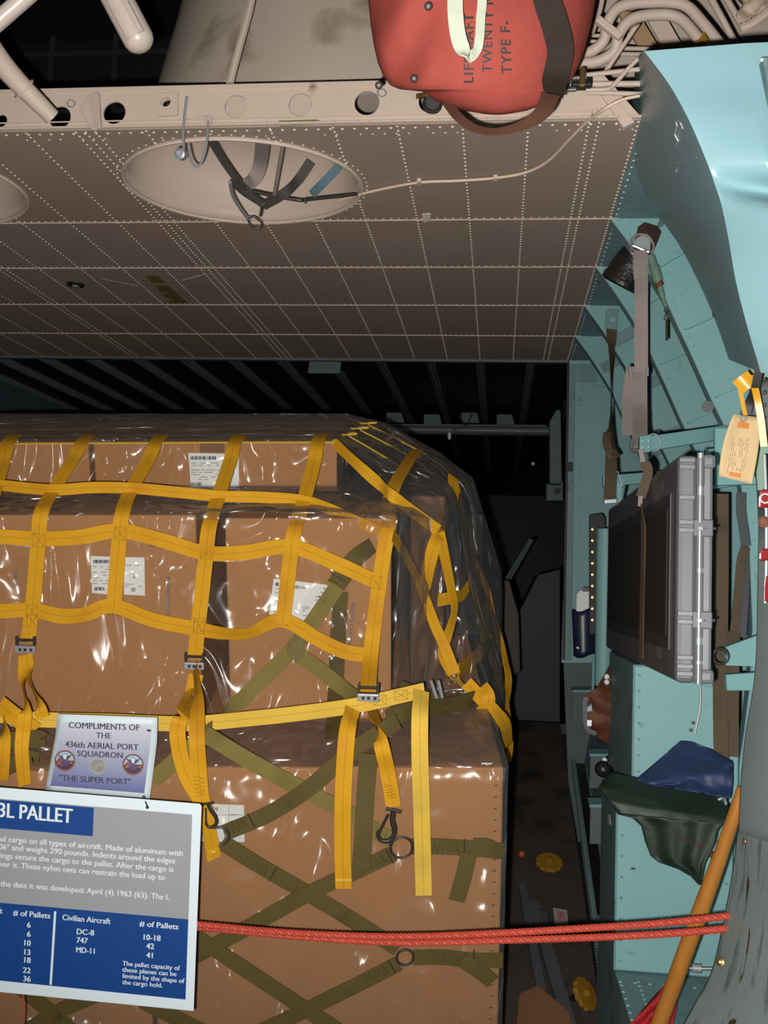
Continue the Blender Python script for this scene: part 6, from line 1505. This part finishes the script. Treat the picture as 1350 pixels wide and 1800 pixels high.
MB().ball(NP(262, 1284, 0.004), 0.004, 8, 5, (1.6, 0.6, 0.7)).build('pin', M['dark_iron'], nt_, smooth=True)

# ================================================================== RAMP DETAILS AND DARK HOLD
def RV(px, py): return PV(px, py, VR)
def onramp(p): return RP(p.x, p.y)
def wheel(px, py, r, ax, label):
    c_ = RV(px, py) + UP * 0.03; a_ = V(ax).normalized(); ref = a_.orthogonal().normalized(); bb = a_.cross(ref)
    o = thing('yellow_handwheel', c_, label, 'handwheel')
    pts = []
    for k in range(48):
        t = 2 * math.pi * k / 48; rr_ = r * (1 + 0.06 * math.cos(t * 12)); pts.append(c_ + (ref * math.cos(t) + bb * math.sin(t)) * rr_)
    MB().prism(pts, a_ * 0.018).build('wheel_rim', M['wheel_yellow'], o, bevel=0.003)
    MB().lathe(c_ + a_ * 0.018, a_, ((r * 0.3, 0), (r * 0.3, 0.012), (r * 0.15, 0.016), (0.001, 0.016)), 16).build('wheel_hub', M['wheel_yellow'], o, smooth=True)
    MB().tube([c_ - a_ * 0.06, c_], 0.012, 8).build('wheel_shaft', M['dark_metal'], o)
wheel(965, 1530, 0.058, UP - W * 0.15, 'yellow scalloped handwheel lying on the dark ramp beyond the ropes')
wheel(1024, 1762, 0.056, UP * 0.62 + U * 0.66 - W * 0.36, 'yellow scalloped handwheel tilted beside the ramp edge rail, nearest the ropes')
tag(MB().ball(RV(917, 1508) + UP * 0.02, 0.016, 10, 7).build('orange_cap', M['orange_pl'], None, smooth=True), 'small round orange cap on the dark ramp near the carton corner', 'cap')
for (x0_, y0_, x1_, y1_, w_, lab) in ((925, 1560, 975, 1830, 0.035, 'grey roller rail on the ramp closest to the cartons'), (948, 1590, 1020, 1830, 0.05, 'wider grey roller rail on the ramp between the cartons and edge rail')):
    a_, c_ = RV(x0_, y0_), RV(x1_, y1_); d_ = (c_ - a_); s_ = d_.cross(UP).normalized()
    tag(MB().obox(a_ + s_ * w_, d_, s_ * -w_, UP * 0.025).build('roller_rail', mat('rail_grey', (0.09, 0.095, 0.11), 0.5), None, bevel=0.004), lab, 'rail')
o = thing('number_card', RV(986, 1620), 'small white card numbered 36 in red standing on the ramp', 'card')
def KP(x, y, k=0.0): return PD(x, y, 3.57 - k)
MB().prism([KP(972, 1596), (KP(997, 1600)), KP(1000, 1632), KP(976, 1630)], W * 0.004).build('card_board', M['strap_grey'], o)
b = MB(); text(b, '36', lambda u, v: KP(980 + v + u * 0.05, 1601 + u, 0.003), 15, 0.05); b.build('lettering', M['ink_red'], o)
tag(MB().prism([KP(947, 1600), KP(962, 1602), KP(966, 1632), KP(950, 1632)], W * 0.004).build('blank_card', M['case_panel'], None), 'dim grey card standing left of the numbered card on the ramp', 'card')
o = tag(MB().prism([RV(912, 1768) + UP * 0.05, RV(945, 1757) + UP * 0.06, RV(1000, 1800) + UP * 0.05, RV(1010, 1840) + UP * 0.04, RV(905, 1840) + UP * 0.04], UP * -0.010).build('cardboard_scrap', M['card_dark'], None, bevel=0.003), 'flat brown cardboard piece lying on the ramp at the foot of the cartons', 'cardboard')
# hold contents
def hb_(pts, y, dy, m, name, label, cat):
    return tag(MB().prism([PY(a_, c_, y) for a_, c_ in pts], (0, dy, 0)).build(name, M[m], None, bevel=0.006), label, cat)
hb_([(868, 1022), (895, 1020), (912, 1080), (915, 1180), (900, 1190), (862, 1120)], 5.0, 0.35, 'card_black', 'stowed_bundle', 'dim brown bundle behind the rear corner of the netted load', 'bundle')
hb_([(905, 1090), (945, 1010), (985, 1000), (985, 1380), (895, 1380)], 6.3, 0.6, 'hold_grey', 'stowed_crate', 'dark grey crate standing in the hold beyond the load', 'crate')
o = thing('seat_brace', PY(900, 1030, 6.2), 'pair of thin slanted rods in the dark hold above the grey crate', 'brace')
for dx_ in (0, 7): MB().tube([PY(882 + dx_, 1030, 6.2), PY(932 + dx_ * 0.6, 948, 6.2)], 0.009, 8).build('brace_rod', M['hold_teal'], o, smooth=True)
yt = 7.0
o = thing('cross_tube', PY(840, 752, yt), 'dark transverse tube with a bright edge strip under the hold ceiling', 'tube')
MB().tube([PY(690, 755, yt), PY(985, 758, yt)], 0.035, 14).build('tube_body', M['dark_rib'], o, smooth=True)
MB().obox(PY(680, 748, yt - 0.04), PY(960, 750, yt - 0.04) - PY(680, 748, yt - 0.04), (0, 0.02, 0), (0, 0, 0.012)).build('edge_strip', M['hold_teal'], o)
for k, (x, y) in enumerate(((694, 735), (760, 738), (826, 735), (888, 738))):
    nm = ('farthest left', 'second', 'third', 'rightmost')[k]
    tag(MB().prism([PY(x - 15, y - 10, yt + 0.1), PY(x + 12, y - 10, yt + 0.1), PY(x + 17, y + 8, yt + 0.1), PY(x - 15, y + 8, yt + 0.1)], (0, 0.02, 0)).build('ceiling_gusset', M['hold_teal'], None, bevel=0.003), 'pale gusset above the cross tube in the hold, %s of the four from the load' % ('first', 'second', 'third', 'fourth')[k], 'gusset', 'gussets above the cross tube')
o = tag(MB().ball(PY(790, 766, yt - 0.06), 0.02, 10, 7, (0.7, 0.7, 1.5)).build('hanging_lamp', M['label'], None, smooth=True), 'small pale lamp shade hanging from the dark cross tube', 'lamp')
tag(MB().tube([PY(794, 756, yt - 0.06), PY(812, 753, yt - 0.05)], 0.008, 8).build('lamp_bracket', M['steel'], None, smooth=True), 'bright little bracket beside the pale lamp shade', 'bracket')
tag(MB().tube(cr([PY(806, 728, yt - 0.08), PY(818, 748, yt - 0.08), PY(830, 728, yt - 0.08)], 5), 0.006, 8).build('hanging_cable', M['black'], None, smooth=True), 'black cable loop hanging over the cross tube', 'cable')
hb_([(545, 628), (600, 628), (598, 656), (540, 656)], YF + 0.15, 0.02, 'hold_teal', 'ceiling_light', 'dim rectangular fitting on the hold ceiling just past the brown panels', 'fitting')
for k, (x, y) in enumerate(((979, 755), (977, 870), (975, 930))):
    pass
hb_([(966, 740), (978, 720), (986, 720), (988, 850), (966, 850)], 6.0, 0.1, 'hold_teal', 'door_post_fitting', 'dim teal post fitting in the hold left of the bright panel', 'fitting')
o = hb_([(960, 850), (990, 845), (990, 880), (960, 880)], 6.1, 0.1, 'hold_teal', 'punched_lug', 'dim plate with a dark hole in the hold beside the bright panel', 'plate')
MB().lathe(PY(980, 863, 6.095), (0, -1, 0), ((0.022, 0), (0.022, 0.004), (0.001, 0.004)), 14).build('dark_hole', M['black'], o)
for k, y in enumerate((772, 785, 800)):
    tag(MB().tube([PY(700, y, 10.5), PY(985, y + 1, 10.5)], 0.012, 6).build('far_rail', M['hold_grey'], None), 'faint horizontal rail deep in the hold, %s below the cross tube' % ('first', 'second', 'third')[k], 'rail', 'faint rails deep in the hold')
tag(MB().ball(PY(937, 815, 7.5), 0.016, 10, 7).build('white_glint', M['letter_white'], None, smooth=True), 'tiny white ball standing for a glint in the dark hold', 'knob')  # a glint of light modelled as a small white ball
